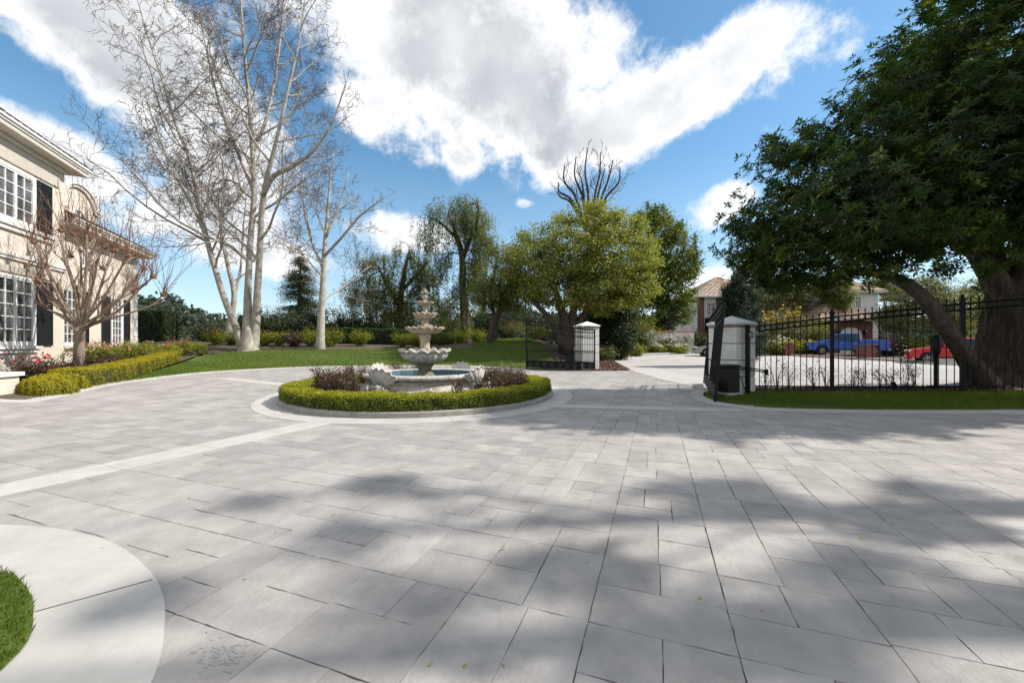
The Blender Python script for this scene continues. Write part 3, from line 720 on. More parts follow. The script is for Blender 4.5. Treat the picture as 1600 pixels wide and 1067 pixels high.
# rose bushes in the ring bed: red-brown new leaves on thorny stems
M['rose_leaf'] = leaf_mat('rose_leaf', (.04, .04, .018), (.075, .046, .026), (.16, .03, .022), .25, .4, .4)
M['rose_stem'] = mat('rose_stem', (.12, .075, .05), .8, var=.3)
def shrub_mesh(rng, base, rx, ry, h, nst, per, L_, W, lean=.6, low=.15, droop=0.0, jit=.9, upright=.5, stem_r=.008):
    """stems fanning from a base with leaves along them; returns (stems MB, leaf arrays)"""
    mb = MB(); P = []; Nv = []; Tn = []
    for k in range(nst):
        a = rng.uniform(0, 2 * PI); q = math.sqrt(rng.uniform(0, 1)); tip = np.array((rx * q * math.cos(a), ry * q * math.sin(a), h * rng.uniform(.65, 1.0) * math.sqrt(max(.12, 1 - .55 * q * q))))
        t = np.linspace(0, 1, 5)[:, None]; mid = tip * np.array((.35, .35, .65)); ln = 2 * (1 - t) * t * mid + t * t * tip
        ln = ln + rng.normal(0, .03 * h, ln.shape) * t; ln = ln + np.asarray(base)
        mb.tube(ln, np.linspace(stem_r, stem_r * .35, 5), 4, False)
        m = max(2, int(per * rng.uniform(.7, 1.3))); tt = rng.uniform(low, 1, m); i = np.clip((tt * 4).astype(int), 0, 3); fr = (tt * 4 - i)[:, None]
        p = ln[i] * (1 - fr) + ln[i + 1] * fr + rng.normal(0, L_ * 1.1, (m, 3)); P.append(p)
        out = p - (np.asarray(base) + (0, 0, h * .35)); Nv.append(unit(out) + (0, 0, upright)); Tn.append(rng.uniform(0, 1, m) * .7 + .3 * tt)
    return mb, leaves(np.concatenate(P), np.concatenate(Nv), L_, W, rng, jit, tint=np.concatenate(Tn))
def ring_roses():
    rng = np.random.default_rng(21)
    spots = []
    for a in np.arange(0, 360, 13.5):
        for r in ((2.9, 2.45) if (100 < a < 260 or a < 40 or a > 330) else (2.85,)):
            a2 = a + rng.uniform(-4, 4); r2 = r + rng.uniform(-.12, .12)
            if min(abs((a2 - q + 180) % 360 - 180) for q in (-115, -28, 62, 152)) < 9 and r2 < 2.7: continue
            spots.append((a2, r2))
    for a, r in spots:
        x, y = FC[0] + r * math.cos(R(a)), FC[1] + r * math.sin(R(a)); left = math.cos(R(a)) < -.25; right = math.cos(R(a)) > .45
        h = rng.uniform(.78, 1.0) if left else (rng.uniform(.62, .85) if right else rng.uniform(.3, .48))
        base = (x, y, FZ + .08)
        side = 'left of the pool' if left else ('right of the pool' if right else ('in front of the pool' if math.sin(R(a)) < 0 else 'behind the pool'))
        root = thing('rose_bush', f'dark red-leaved rose bush in the circular bed {side}', 'rose bush', base, group=f'rose bushes {side}')
        dens = 34 if (left or right) else 20
        st, lf = shrub_mesh(rng, base, .30, .30, h, 15 if (left or right) else 9, dens, .05, .034, low=.25)
        add('stem', st, M['rose_stem'], root); leaf_obj('foliage', [lf], M['rose_leaf'], root)
ring_roses()
for i, (a, r, s) in enumerate(((-20, 2.55, .16), (-33, 2.75, .13), (-42, 2.5, .11), (-12, 2.8, .12))):
    rock('garden_rock', (FC[0] + r * math.cos(R(a)), FC[1] + r * math.sin(R(a)), FZ + .13), (s, s * .8, s * .6), M['fstone'], i, ('largest pale rock in the rose bed right of the pool', 'pale rock in the rose bed in front of the right scallop shell', 'smallest pale rock close to the pool wall beside the right scallop shell', 'pale rock farthest right in the rose bed')[i], 'rock', 'rocks beside the right scallop shell')
# ================================================================== HOUSE ON THE LEFT
HRZ = math.atan2(HU[1], HU[0]); HZ = .62
HM = Matrix.Translation(Vector((HC[0], HC[1], 0))) @ Matrix.Rotation(HRZ, 4, 'Z')     # local x along wall (towards camera), y out of the wall
M['trim'] = mat('white_trim', (.70, .675, .63), .6, var=.05, scale=3)
M['curtain'] = mat('pale_blind', (.35, .34, .32), .9, var=.25, scale=3, stretch=(1, 1, 22))
M['lintel'] = mat('grey_lintel', (.50, .46, .40), .8, var=.06)
def lbox(mb, x0, x1, y0, y1, z0, z1, b=0.0, M_=None):
    return mb.box(((x0 + x1) / 2, (y0 + y1) / 2, (z0 + z1) / 2), (x1 - x0, y1 - y0, z1 - z0), b=b, M=M_ or HM)
def window(root, x0, x1, z0, z1, yw, sashes, cols, rows, M_, arched=False, frame=.09, bar=.032, blind=True, mats=('white', 'glass')):
    """casement window standing proud of a wall face at local y = yw"""
    fr = MB(); lbox(fr, x0, x1, yw + .003, yw + .08, z0, z0 + frame, .008, M_); lbox(fr, x0, x1, yw + .003, yw + .08, z1 - frame, z1, .008, M_)
    lbox(fr, x0, x0 + frame, yw + .003, yw + .079, z0 + frame, z1 - frame, .008, M_); lbox(fr, x1 - frame, x1, yw + .003, yw + .079, z0 + frame, z1 - frame, .008, M_)
    w = add('window', fr, M[mats[0]], root)
    sw = (x1 - x0 - 2 * frame) / sashes
    for s in range(sashes):
        a, b = x0 + frame + s * sw, x0 + frame + (s + 1) * sw; st = .055; sa = MB()
        lbox(sa, a, a + st, yw + .004, yw + .06, z0 + frame, z1 - frame, .005, M_); lbox(sa, b - st, b, yw + .004, yw + .06, z0 + frame, z1 - frame, .005, M_)
        lbox(sa, a + st, b - st, yw + .004, yw + .059, z0 + frame, z0 + frame + st * 1.3, .005, M_); lbox(sa, a + st, b - st, yw + .004, yw + .059, z1 - frame - st, z1 - frame, .005, M_)
        ix0, ix1, iz0, iz1 = a + st, b - st, z0 + frame + st * 1.3, z1 - frame - st
        for c in range(1, cols): xx = ix0 + (ix1 - ix0) * c / cols; lbox(sa, xx - bar / 2, xx + bar / 2, yw + .004, yw + .045, iz0, iz1, 0, M_)
        for r_ in range(1, rows): zz = iz0 + (iz1 - iz0) * r_ / rows; lbox(sa, ix0, ix1, yw + .004, yw + .043, zz - bar / 2, zz + bar / 2, 0, M_)
        add('sash', sa, M[mats[0]], w)
        for c in range(cols):
            for r_ in range(rows):
                p = MB(); lbox(p, ix0 + (ix1 - ix0) * c / cols, ix0 + (ix1 - ix0) * (c + 1) / cols, yw + .006, yw + .016, iz0 + (iz1 - iz0) * r_ / rows, iz0 + (iz1 - iz0) * (r_ + 1) / rows, 0, M_)
                add('pane', p, M[mats[1]], w)
    return w
def shutter(root, x0, x1, z0, z1, yw):
    fr = MB(); lbox(fr, x0, x1, yw + .012, yw + .036, z0, z1)
    s = add('shutter', fr, M['shutter'], root)
    e = MB(); f = .06
    for (a, b, c, d) in ((x0, x0 + f, z0, z1), (x1 - f, x1, z0, z1), (x0 + f, x1 - f, z0, z0 + f * 1.5), (x0 + f, x1 - f, z1 - f, z1), (x0 + f, x1 - f, (z0 + z1) / 2 - f / 2, (z0 + z1) / 2 + f / 2)): lbox(e, a, b, yw + .034, yw + .06, c, d, .004)
    add('shutter_frame', e, M['shutter'], s)
    lv = MB(); zz = z0 + f * 1.7
    while zz < z1 - f * 1.4: lbox(lv, x0 + f, x1 - f, yw + .034, yw + .05, zz, zz + .028); zz += .05
    add('louvre_rows', lv, M['shutter'], s, kind='stuff')
def tiled_slope(mb, e0, e1, r0, r1, step=.28, lap=.03, piece=.34, rng=None):
    """rows of shakes between an eave line e0-e1 and a ridge line r0-r1 (local coordinates)"""
    e0, e1, r0, r1 = (np.array(q, float) for q in (e0, e1, r0, r1)); L_ = np.linalg.norm((r0 + r1 - e0 - e1) / 2); rows = max(2, int(L_ / step))
    nrm = unit(np.cross(e1 - e0, r0 - e0)); nrm = nrm if nrm[2] > 0 else -nrm
    for k in range(rows):
        a, b = k / rows, min(1, (k + 1.15) / rows); p0, p1 = e0 + (r0 - e0) * a, e1 + (r1 - e1) * a; q0, q1 = e0 + (r0 - e0) * b, e1 + (r1 - e1) * b
        n = max(1, int(np.linalg.norm(p1 - p0) / piece))
        cut = np.linspace(0, 1, n + 1)
        for i in range(n):
            l = lap * rng.uniform(.7, 1.4); u, v = cut[i] + .004, cut[i + 1] - .004
            A, B, C_, D = p0 + (p1 - p0) * u, p0 + (p1 - p0) * v, q0 + (q1 - q0) * v, q0 + (q1 - q0) * u
            V = np.array([A + nrm * l, B + nrm * l, C_ + nrm * .006, D + nrm * .006, A, B]); mb.raw(V, np.array([(0, 1, 2, 3), (4, 5, 1, 0)]))
def xf(mb, Mx):
    mb.v = [np.array([Mx @ Vector(q) for q in V]) for V in mb.v]; return mb
def build_house():
    rng = np.random.default_rng(8)
    root = thing('stucco_house', 'cream two-storey house with black shutters and brown tiled roof', 'house', (HC[0], HC[1], HZ))
    EZ, E2Z, Y2 = 8.72, 6.75, -.7
    w1 = MB(); lbox(w1, 0, 9, -7, 0, HZ - .5, EZ); w2 = MB(); lbox(w2, -8.0, -.002, -7, Y2, HZ - .5, E2Z)
    add('wall', w1, M['stucco'], root); add('wall', w2, M['stucco'], root)
    # belt course, base, lintel bands, corner stones
    bc = MB(); lbox(bc, -.06, 9, .002, .07, 4.52, 4.62, .01); lbox(bc, -.09, 9, .003, .11, 4.62, 4.76, .015); add('belt_course', bc, M['trim'], root)
    li = MB(); lbox(li, .62, 9, .002, .05, 4.06, 4.30, .008); add('lintel', li, M['lintel'], root)
    li = MB(); lbox(li, .4, 9, .002, .05, 7.86, 8.32, .008); add('frieze', li, M['lintel'], root)
    for k in range(13):
        z = HZ - .1 + k * .5
        if z < 6.4:
            q = MB(); wq = .42 if k % 2 else .28; lbox(q, -8.04, -8.0 + wq, Y2 - .42 if not k % 2 else Y2 - .28, Y2 + .04, z + .015, z + .485, .012); add('corner_stone', q, M['trim'], root)
    # ground floor window, three casements
    window(root, 1.76, 4.55, 1.52, 3.98, 0, 3, 2, 5, HM); shutter(root, .80, 1.69, 1.52, 3.98, 0); shutter(root, 4.62, 5.5, 1.52, 3.98, 0)
    sl = MB(); lbox(sl, 1.55, 4.8, .0025, .16, 1.40, 1.51, .015); lbox(sl, 1.62, 4.7, .002, .09, 1.26, 1.40, .02); add('window_sill', sl, M['trim'], root)
    window(root, 1.76, 4.55, 5.82, 7.72, 0, 3, 2, 4, HM); shutter(root, .84, 1.69, 5.82, 7.75, 0); shutter(root, 4.62, 5.5, 5.82, 7.75, 0)
    sl = MB(); lbox(sl, .7, 4.9, .0025, .15, 5.66, 5.80, .015); lbox(sl, .75, 4.8, .002, .09, 5.50, 5.66, .02); add('window_sill', sl, M['trim'], root)
    for (a, b) in ((-2.35, -1.15), (-6.3, -5.12)):
        window(root, a, b, 1.5, 4.1, Y2, 1, 3, 6, HM); sl = MB(); lbox(sl, a - .06, b + .06, Y2 + .002, Y2 + .13, 1.38, 1.49, .012); add('window_sill', sl, M['trim'], root)
        shutter(root, a - .82, a - .06, 1.5, 4.05, Y2); shutter(root, b + .06, b + .82, 1.5, 4.05, Y2) if b < -2 else None
        l2 = MB(); lbox(l2, a - .1, b + .1, Y2 + .002, Y2 + .05, 4.13, 4.36, .01); add('lintel', l2, M['lintel'], root)
    window(root, -3.4, -2.5, 5.15, 6.1, Y2, 1, 3, 2, HM)
    # eaves: soffit, fascia with mouldings, gutter
    def eave(x0, x1, y, z, ov, hipx):
        s = MB(); lbox(s, x0 - (ov if hipx else 0), x1, y - .3, y + ov, z, z + .06); lbox(s, x0 - (ov if hipx else 0), x0, y - 6.3, y - .3, z, z + .06) if hipx else None
        add('soffit', s, M['stucco'], root)
        f = MB()
        for d, za, zb in ((.0, .02, .20), (.05, .14, .26), (.10, .22, .34)):
            lbox(f, x0 - ov - d, x1, y + ov + d - .06, y + ov + d, z + za, z + zb, .012); lbox(f, x0 - ov - d, x0 - ov - d + .06, y - 6.3, y + ov + d - .06, z + za, z + zb, .012)
        add('fascia', f, M['trim'], root)
        cr = MB(); lbox(cr, x0, x1, y + .002, y + .09, z - .16, z - .001, .02); add('cornice', cr, M['trim'], root)
    eave(0, 9, 0, EZ, .50, True); eave(-8.0, -.8, Y2, E2Z, .62, True)
    rf = MB(); o = .62; z = EZ + .33
    tiled_slope(rf, (-o, o, z), (9, o, z), (3.4, -3.5, z + 2.6), (9, -3.5, z + 2.6), rng=rng)
    tiled_slope(rf, (-o, -8, z), (-o, o, z), (3.4, -3.5, z + 2.6), (3.4, -3.5, z + 2.6), rng=rng)
    add('roof', xf(rf, HM), M['roof'], root)
    rf = MB(); o = .74; z = E2Z + .33
    tiled_slope(rf, (-8 - o, Y2 + o, z), (-.05, Y2 + o, z), (-4.8, -4.0, z + 2.2), (-.05, -4.0, z + 2.2), rng=rng)
    tiled_slope(rf, (-8 - o, -7.4, z), (-8 - o, Y2 + o, z), (-4.8, -4.0, z + 2.2), (-4.8, -4.0, z + 2.2), rng=rng)
    add('roof', xf(rf, HM), M['roof'], root)
    # arched wall dormer
    cx, yf = -2.95, Y2 - .25; prof = [(cx - 1.55, 6.4), (cx + 1.55, 6.4), (cx + 1.55, 8.05)] + [(cx + 1.15 * math.cos(t), 8.05 + .85 * math.sin(t)) for t in np.linspace(.12, PI - .12, 19)] + [(cx - 1.55, 8.05)]
    d = MB().extrude([HM @ Vector((x, yf - 1.2, zz)) for x, zz in prof], HM.to_3x3() @ Vector((0, 1.2, 0))); dm = add('dormer', d, M['stucco'], root, recalc=True)
    # coping that runs up over the arch
    cp = [(cx - 1.66, 8.06), (cx - 1.30, 8.08)] + [(cx - 1.2 * math.cos(t), 8.06 + .90 * math.sin(t)) for t in np.linspace(.1, PI - .1, 22)] + [(cx + 1.30, 8.08), (cx + 1.66, 8.06)]
    cm = MB()
    for (p, q) in zip(cp[:-1], cp[1:]):
        for (dy0, dy1, h0, h1) in ((-.5, .10, -.03, .10), (-.5, .17, .10, .19)):
            t = unit(np.array((q[0] - p[0], q[1] - p[1]))); nn = np.array((-t[1], t[0]))
            pts = [(p[0] + nn[0] * h0, p[1] + nn[1] * h0), (q[0] + nn[0] * h0, q[1] + nn[1] * h0), (q[0] + nn[0] * h1, q[1] + nn[1] * h1), (p[0] + nn[0] * h1, p[1] + nn[1] * h1)]
            cm.extrude([HM @ Vector((x, yf + dy0, zz)) for x, zz in pts], HM.to_3x3() @ Vector((0, dy1 - dy0, 0)))
    add('coping', cm, M['trim'], dm, recalc=True)
    aw = MB(); pts = [(cx - .5, 6.7), (cx + .5, 6.7), (cx + .5, 7.35)] + [(cx + .5 * math.cos(t), 7.35 + .5 * math.sin(t)) for t in np.linspace(0, PI, 13)] + [(cx - .5, 7.35)]
    add('arched_window', aw.extrude([HM @ Vector((x, yf - .02, zz)) for x, zz in pts], HM.to_3x3() @ Vector((0, .03, 0))), M['glass'], dm, recalc=True)
    ab = MB(); arc = [(cx + .56 * math.cos(t), 7.35 + .56 * math.sin(t)) for t in np.linspace(0, PI, 15)]
    ln = [(cx + .56, 6.7)] + arc + [(cx - .56, 6.7)]
    ab.tube([tuple(HM @ Vector((x, yf + .03, zz))) for x, zz in ln], .06, 6)
    for dx in (-.17, .17): ab.tube([tuple(HM @ Vector((cx + dx, yf + .02, 6.7))), tuple(HM @ Vector((cx + dx, yf + .02, 7.8)))], .025, 4)
    ab.tube([tuple(HM @ Vector((cx - .5, yf + .02, 7.3))), tuple(HM @ Vector((cx + .5, yf + .02, 7.3)))], .025, 4)
    add('arched_frame', ab, M['trim'], dm)
build_house()

# low stucco planter wall at the left edge
def build_planter():
    a = at(66, 607)[:2]; b = at(22, 622)[:2]
    base = np.array((-13.6, 10.35)); root = thing('planter_wall', 'low cream stucco wall with white cap and black slot light at left edge', 'wall', (*base, g1(*base)))
    d = unit(np.array((-1.0, -.30))); n = np.array((-d[1], d[0])); e = np.array((-13.35, 10.75))
    def pr(o0, o1, l0, l1): return [e + d * l0 + n * o0, e + d * l1 + n * o0, e + d * l1 + n * o1, e + d * l0 + n * o1]
    z = .12
    add('wall', MB().prism(pr(0.0, 2.2, 0, 5), z, z + .62), M['stucco'], root, recalc=True)
    add('cap', MB().prism(pr(-.07, 2.27, -.07, 5), z + .62, z + .72), M['white'], root, recalc=True)
    p = e + d * .55 + n * 2.21; sl = MB(); sl.box((p[0], p[1], z + .28), (.5, .03, .085), rz=math.atan2(d[1], d[0]), b=.008); add('slot_light', sl, M['black'], root)
build_planter()

# ------------------------------------------------------------------ clipped hedges
def box_hedge(name, label, line, w, z0, h, n, m, L_=.04, W=.026, seed=1, group=None, lump=.03, topt=.72, bot=.32, base=None, depth=.03):
    """clipped hedge along a polyline, leaves over a solid dark core added to block light"""
    rng = np.random.default_rng(seed); P = smooth_curve(np.asarray(line, float)[:, :2], 8); seg = np.linalg.norm(np.diff(P, axis=0), axis=1); cum = np.r_[0, np.cumsum(seg)]; Lt = cum[-1]
    root = thing(name, label, 'hedge', (*P[0], g1(*P[0])), group=group)
    per = np.array([h, w, h]); endw = w * h / Lt * 1.0; tot = per.sum(); k = n
    s = rng.uniform(0, Lt, k); f = rng.choice(3, k, p=per / tot); u = rng.uniform(0, 1, k)
    e = rng.uniform(0, 1, k) < 2 * w * h / (Lt * tot + 2 * w * h); s = np.where(e, np.where(rng.uniform(0, 1, k) < .5, 0, Lt), s)
    x = np.interp(s, cum, P[:, 0]); y = np.interp(s, cum, P[:, 1]); T = np.gradient(P, axis=0); T = unit(T); tx = np.interp(s, cum, T[:, 0]); ty = np.interp(s, cum, T[:, 1]); nx, ny = -ty, tx
    o = np.where(f == 0, w / 2, np.where(f == 2, -w / 2, (u - .5) * w)); z = np.where(f == 1, h, u * h)
    o = np.where(e, (rng.uniform(0, 1, k) - .5) * w, o); z = np.where(e, rng.uniform(0, 1, k) * h, z)
    nz = np.where((f == 1) & ~e, 1.0, .12); no = np.where(e, 0, np.where(f == 0, 1, np.where(f == 2, -1, 0))); ne = np.where(e, np.where(s < Lt / 2, -1., 1.), 0)
    lm = lump * (np.sin(3.1 * s + 2 * z) + .7 * np.sin(7.7 * s + 5 * z + 1) + .5 * np.sin(17 * s + 11 * z + 9 * o)) - rng.exponential(depth, k)
    edge = np.minimum(w / 2 - np.abs(o), h - z); rd = np.where(np.abs(edge) < 1, .05 * np.exp(-np.maximum(edge, 0) / .05), 0)
    o = o + no * (lm) ; z = z + np.where(f == 1, lm - .04 * np.exp(-(w / 2 - np.abs(o)) ** 2 / .006), 0)
    X = x + nx * o + tx * ne * lm; Y = y + ny * o + ty * ne * lm; Z = ground(x, y) + z0 + z
    Nv = np.c_[nx * no + tx * ne, ny * no + ty * ne, nz]
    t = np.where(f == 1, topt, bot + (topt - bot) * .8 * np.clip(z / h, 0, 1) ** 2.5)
    i = .06; c = MB()
    Pn = np.c_[-T[:, 1], T[:, 0]]; a, b = P + Pn * (w / 2 - i), P - Pn * (w / 2 - i); za = ground(P[:, 0], P[:, 1]) + z0
    nP = len(P); V = np.r_[np.c_[a, za], np.c_[a, za + h - i], np.c_[b, za + h - i], np.c_[b, za]]; q = np.arange(nP - 1)
    c.raw(V, np.concatenate([np.stack([r_ * nP + q, r_ * nP + q + 1, (r_ + 1) * nP + q + 1, (r_ + 1) * nP + q], 1) for r_ in range(3)] + [np.array([(0, nP, 2 * nP, 3 * nP), (nP - 1, 2 * nP - 1, 3 * nP - 1, 4 * nP - 1)])]))
    add('stems', c, M['core'], root)  # opaque core added under the leaves to stop light passing through
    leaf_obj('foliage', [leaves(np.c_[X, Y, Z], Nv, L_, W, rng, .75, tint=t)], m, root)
    return root
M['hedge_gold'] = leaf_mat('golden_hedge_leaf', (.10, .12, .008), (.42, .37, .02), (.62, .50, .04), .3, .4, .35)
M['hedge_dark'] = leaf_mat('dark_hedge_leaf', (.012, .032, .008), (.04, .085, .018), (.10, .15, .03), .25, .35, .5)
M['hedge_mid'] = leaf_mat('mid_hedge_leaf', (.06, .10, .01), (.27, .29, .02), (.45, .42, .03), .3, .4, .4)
def build_hedges():
    f = [at(40, 621)[:2] + (-.1, .3), at(110, 609)[:2] + (-.35, .15), at(175, 598)[:2] + (-.4, .15), at(240, 580)[:2] + (-.4, .1), at(278, 567)[:2] + (-.4, 0)]
    box_hedge('front_hedge', 'low golden-green clipped hedge beside the lawn in front of the house', f[1:], .8, -.02, .58, 36000, M['hedge_gold'], seed=4, lump=.03)
    # rounded lower end of the hedge by the planter wall
    def mound(name, lab, c, rx, ry, h, n, m, seed, L_=.04, W=.027, cat='shrub', group=None):
        rng = np.random.default_rng(seed); root = thing(name, lab, cat, (*c, g1(*c)), group=group)
        d = unit(rng.normal(0, 1, (n, 3))); d[:, 2] = np.abs(d[:, 2]) * 1.1 - .12; d = unit(d)
        rr = 1 + .05 * np.sin(5 * d[:, 0] + 3 * d[:, 2]) + .05 * np.sin(9 * d[:, 1] + 1) + .03 * np.sin(23 * d[:, 0] + 17 * d[:, 1]) - rng.exponential(.05, n)
        sq = 1 + .22 * (1 - np.abs(d[:, 2])) * np.abs(d[:, 2])   # boxier shoulders
        P = np.array((*c, g1(*c))) + d * (rr * sq)[:, None] * np.array((rx, ry, h)); P[:, 2] = np.maximum(P[:, 2], g1(*c) + .02)
        b = bmesh.new(); bmesh.ops.create_icosphere(b, subdivisions=3, radius=1)
        for v in b.verts: v.co = Vector((c[0] + v.co.x * rx * .86, c[1] + v.co.y * ry * .86, g1(*c) + max(-.02, v.co.z) * h * .86))
        me = bpy.data.meshes.new('stems'); b.to_mesh(me); b.free(); add('stems', me, M['core'], root)  # solid dome added inside the shrub to block light
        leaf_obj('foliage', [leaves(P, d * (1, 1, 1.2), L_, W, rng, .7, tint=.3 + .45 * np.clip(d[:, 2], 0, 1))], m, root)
        return root
    globals()['mound'] = mound
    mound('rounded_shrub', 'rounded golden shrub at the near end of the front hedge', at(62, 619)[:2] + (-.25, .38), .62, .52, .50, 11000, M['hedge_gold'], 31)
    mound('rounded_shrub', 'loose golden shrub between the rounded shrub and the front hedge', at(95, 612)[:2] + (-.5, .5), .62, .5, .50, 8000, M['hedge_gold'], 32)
    s = [(-20.6, 22.2), (-20.4, 23.2), at(255, 557)[:2] + (-.6, .6), at(318, 553)[:2]]
    box_hedge('rear_hedge', 'low clipped green hedge running along the back of the house bed', [at(225, 566)[:2] + (-.9, .6), at(270, 560)[:2] + (-.6, .5), at(318, 553)[:2]], .75, 0, .62, 16000, M['hedge_mid'], seed=6, L_=.055, W=.036)
    box_hedge('tall_hedge', 'tall square dark green hedge beyond the house corner', [(-27.0, 29.2), (-25.1, 29.2)], 1.2, -.3, 2.55, 12000, M['hedge_dark'], seed=7, L_=.10, W=.07, lump=.05)
    a, b = atY(512, 530, 33)[:2], atY(712, 530, 33)[:2]
    box_hedge('long_hedge', 'long dark clipped hedge behind the lawn left of the fountain top', [a, (a + b) / 2 + (0, .3), b], 1.4, -.15, 1.45, 26000, M['hedge_dark'], seed=8, L_=.09, W=.055, lump=.04, topt=.75, bot=.25)
build_hedges()

# ================================================================== GATE PILLARS, GATES, FENCE
G_RZ = math.atan2(E1[1], E1[0]) - PI / 2      # paving axes
def build_pillar(c, w, h, label, rz, courses):
    z = g1(*c); root = thing('gate_pillar', label, 'pillar', (*c, z), rz, 'white gate pillars')
    core = MB(); core.box((0, 0, h / 2 - .15), (w - .05, w - .05, h + .1)); add('core', core, M['groove'], root, local=True)
    ch = h / courses
    for k in range(courses):
        b = MB(); b.box((0, 0, k * ch + ch / 2), (w, w, ch - .03), b=.012); add('block', b, M['white_stone'], root, local=True)
    cp = MB(); cp.box((0, 0, h + .035), (w + .04, w + .04, .07), b=.01); o = w / 2 + .05
    add('cap_moulding', cp, M['groove'], root, local=True)
    t = MB(); V = [(-o, -o, h + .07), (o, -o, h + .07), (o, o, h + .07), (-o, o, h + .07), (-o, -o, h + .13), (o, -o, h + .13), (o, o, h + .13), (-o, o, h + .13), (0, 0, h + .36)]
    t.raw(V, [np.array([(3, 2, 1, 0), (0, 1, 5, 4), (1, 2, 6, 5), (2, 3, 7, 6), (3, 0, 4, 7)]), np.array([(4, 5, 8), (5, 6, 8), (6, 7, 8), (7, 4, 8)])]); add('cap', t, M['white_stone'], root, local=True)
    return root
PR = np.array((6.89, 12.45)); PL = np.array((3.95, 20.95))
build_pillar(PR, .92, 2.02, 'white block gate pillar beside the right-hand gate and fence', R(27), 4)
build_pillar(PL, .95, 2.18, 'white block gate pillar behind the open left-hand gate', R(14), 5)

def build_gate(hinge, free, zh, zf, hh, hf, label, lean=0.0, npick=30):
    """wrought iron leaf from hinge to free end; top sweeps up to the free end"""
    hinge, free = np.array(hinge), np.array(free); L_ = np.linalg.norm(free - hinge); d = (free - hinge) / L_
    root = thing('iron_gate', label, 'gate', (*hinge, zh), 0, 'black iron gate leaves')
    side = np.array((d[1], -d[0])) * lean
    def pt(s, z): q = hinge + d * s + side * (z / 2.6); return np.array((q[0], q[1], zh + (zf - zh) * s / L_ + z))
    def top(s): t = s / L_; return hh + (hf - hh) * (t ** 1.6) * (1.15 - .15 * t)
    fr = MB(); fr.tube([pt(0, .02), pt(0, hh)], .038, 4); add('hinge_stile', fr, M['black'], root)
    fr = MB(); fr.tube([pt(L_, -.02), pt(L_, hf)], .045, 4); add('free_stile', fr, M['black'], root)
    for off in (0, -.16, -.42):
        ss = np.linspace(0, L_, 24); add('curved_rail', MB().tube([pt(s, top(s) + off * (1 if off != -.42 else 1)) for s in ss], .026 if off else .034, 5), M['black'], root)
    for z in (.36, .95): add('rail', MB().tube([pt(0, z), pt(L_, z)], .026, 4), M['black'], root)
    kp = MB().extrude([pt(0.02, .04), pt(L_ - .02, .04), pt(L_ - .02, .40), pt(0.02, .40)], (d[1] * .012, -d[0] * .012, 0)); kpo = add('kick_plate', kp, M['black'], root, recalc=True)
    n = 9
    for i in range(n):
        s = L_ * (i + .5) / n; p = pt(s, .20); th = np.linspace(0, 2 * PI, 13)
        for sd in (1, -1):
            ring = [p + np.array((d[0] * .085 * math.cos(t) + sd * d[1] * .02, d[1] * .085 * math.cos(t) - sd * d[0] * .02, .085 * math.sin(t))) for t in th]
            add('rosette', MB().tube(ring, .016, 5), M['iron_grey'], kpo)
    for i in range(1, npick):
        s = L_ * i / npick; add('picket', MB().tube([pt(s, .34), pt(s, top(s) + .10)], .013, 4), M['black'], root)
        if i % 1 == 0: q = pt(s, top(s) + .10); add('spear', MB().tube([q, q + (0, 0, .03), q + (0, 0, .11)], [.011, .024, .002], 4), M['black'], root)
    for i in range(npick):
        s = L_ * (i + .5) / npick; add('dog_bar', MB().tube([pt(s, .34), pt(s, .95)], .009, 4), M['black'], root)
    return root, pt
M['iron_grey'] = mat('worn_iron', (.10, .10, .10), .5, var=.3, scale=15)
hr, fr_ = at(1100, 600)[:2], at(1117, 629)[:2]
gate_r, ptr = build_gate(hr, fr_, g1(*hr) + .02, g1(*fr_) + .02, 2.25, 2.62, 'black iron gate leaf leaning open in front of the right-hand pillar', lean=-.22)
hl, fl = at(929, 579.5)[:2], at(823, 575.5)[:2]
gate_l, ptl = build_gate(hl, fl, g1(*hl) + .04, g1(*fl) + .03, 2.05, 2.55, 'black iron gate leaf standing open across the left lawn')
def build_operators():
    for (c, rz, lab, arm) in ((at(1136, 619)[:2] + (.12, .12), R(20), 'black gate motor box with arm beside the right-hand pillar', True), (at(893, 575)[:2] + (0, .35), R(14), 'black gate motor box behind the open left-hand gate', False)):
        z = g1(*c); root = thing('gate_motor', lab, 'gate motor', (*c, z), rz, 'gate motor boxes')
        add('base_slab', MB().box((0, 0, .04), (.62, .5, .12), b=.01), M['concrete'], root, local=True)
        add('housing', MB().box((0, 0, .46), (.46, .34, .74), b=.03), M['black_plastic'], root, local=True)
        add('cover', MB().box((0, 0, .87), (.50, .38, .09), b=.025), M['black_plastic'], root, local=True)
        if arm:
            for dz in (0, .055): add('arm', MB().tube([(-.12, .02, .80 + dz), (.55, -.12, .77 + dz), (1.28, -.2, .66 + dz)], .02, 6), M['black'], root, local=True)
            add('arm_joint', MB().tube([(1.28, -.2, .58), (1.28, -.2, .76)], .05, 10), M['black'], root, local=True)
            add('arm_joint', MB().tube([(-.12, .02, .74), (-.12, .02, .9)], .06, 10), M['black'], root, local=True)
            add('cable', MB().tube([(.26, .06, .62), (.36, -.1, .55), (.38, -.16, .3), (.45, -.2, .1), (.6, -.22, .03)], .014, 6), M['black'], root, local=True)
build_operators()

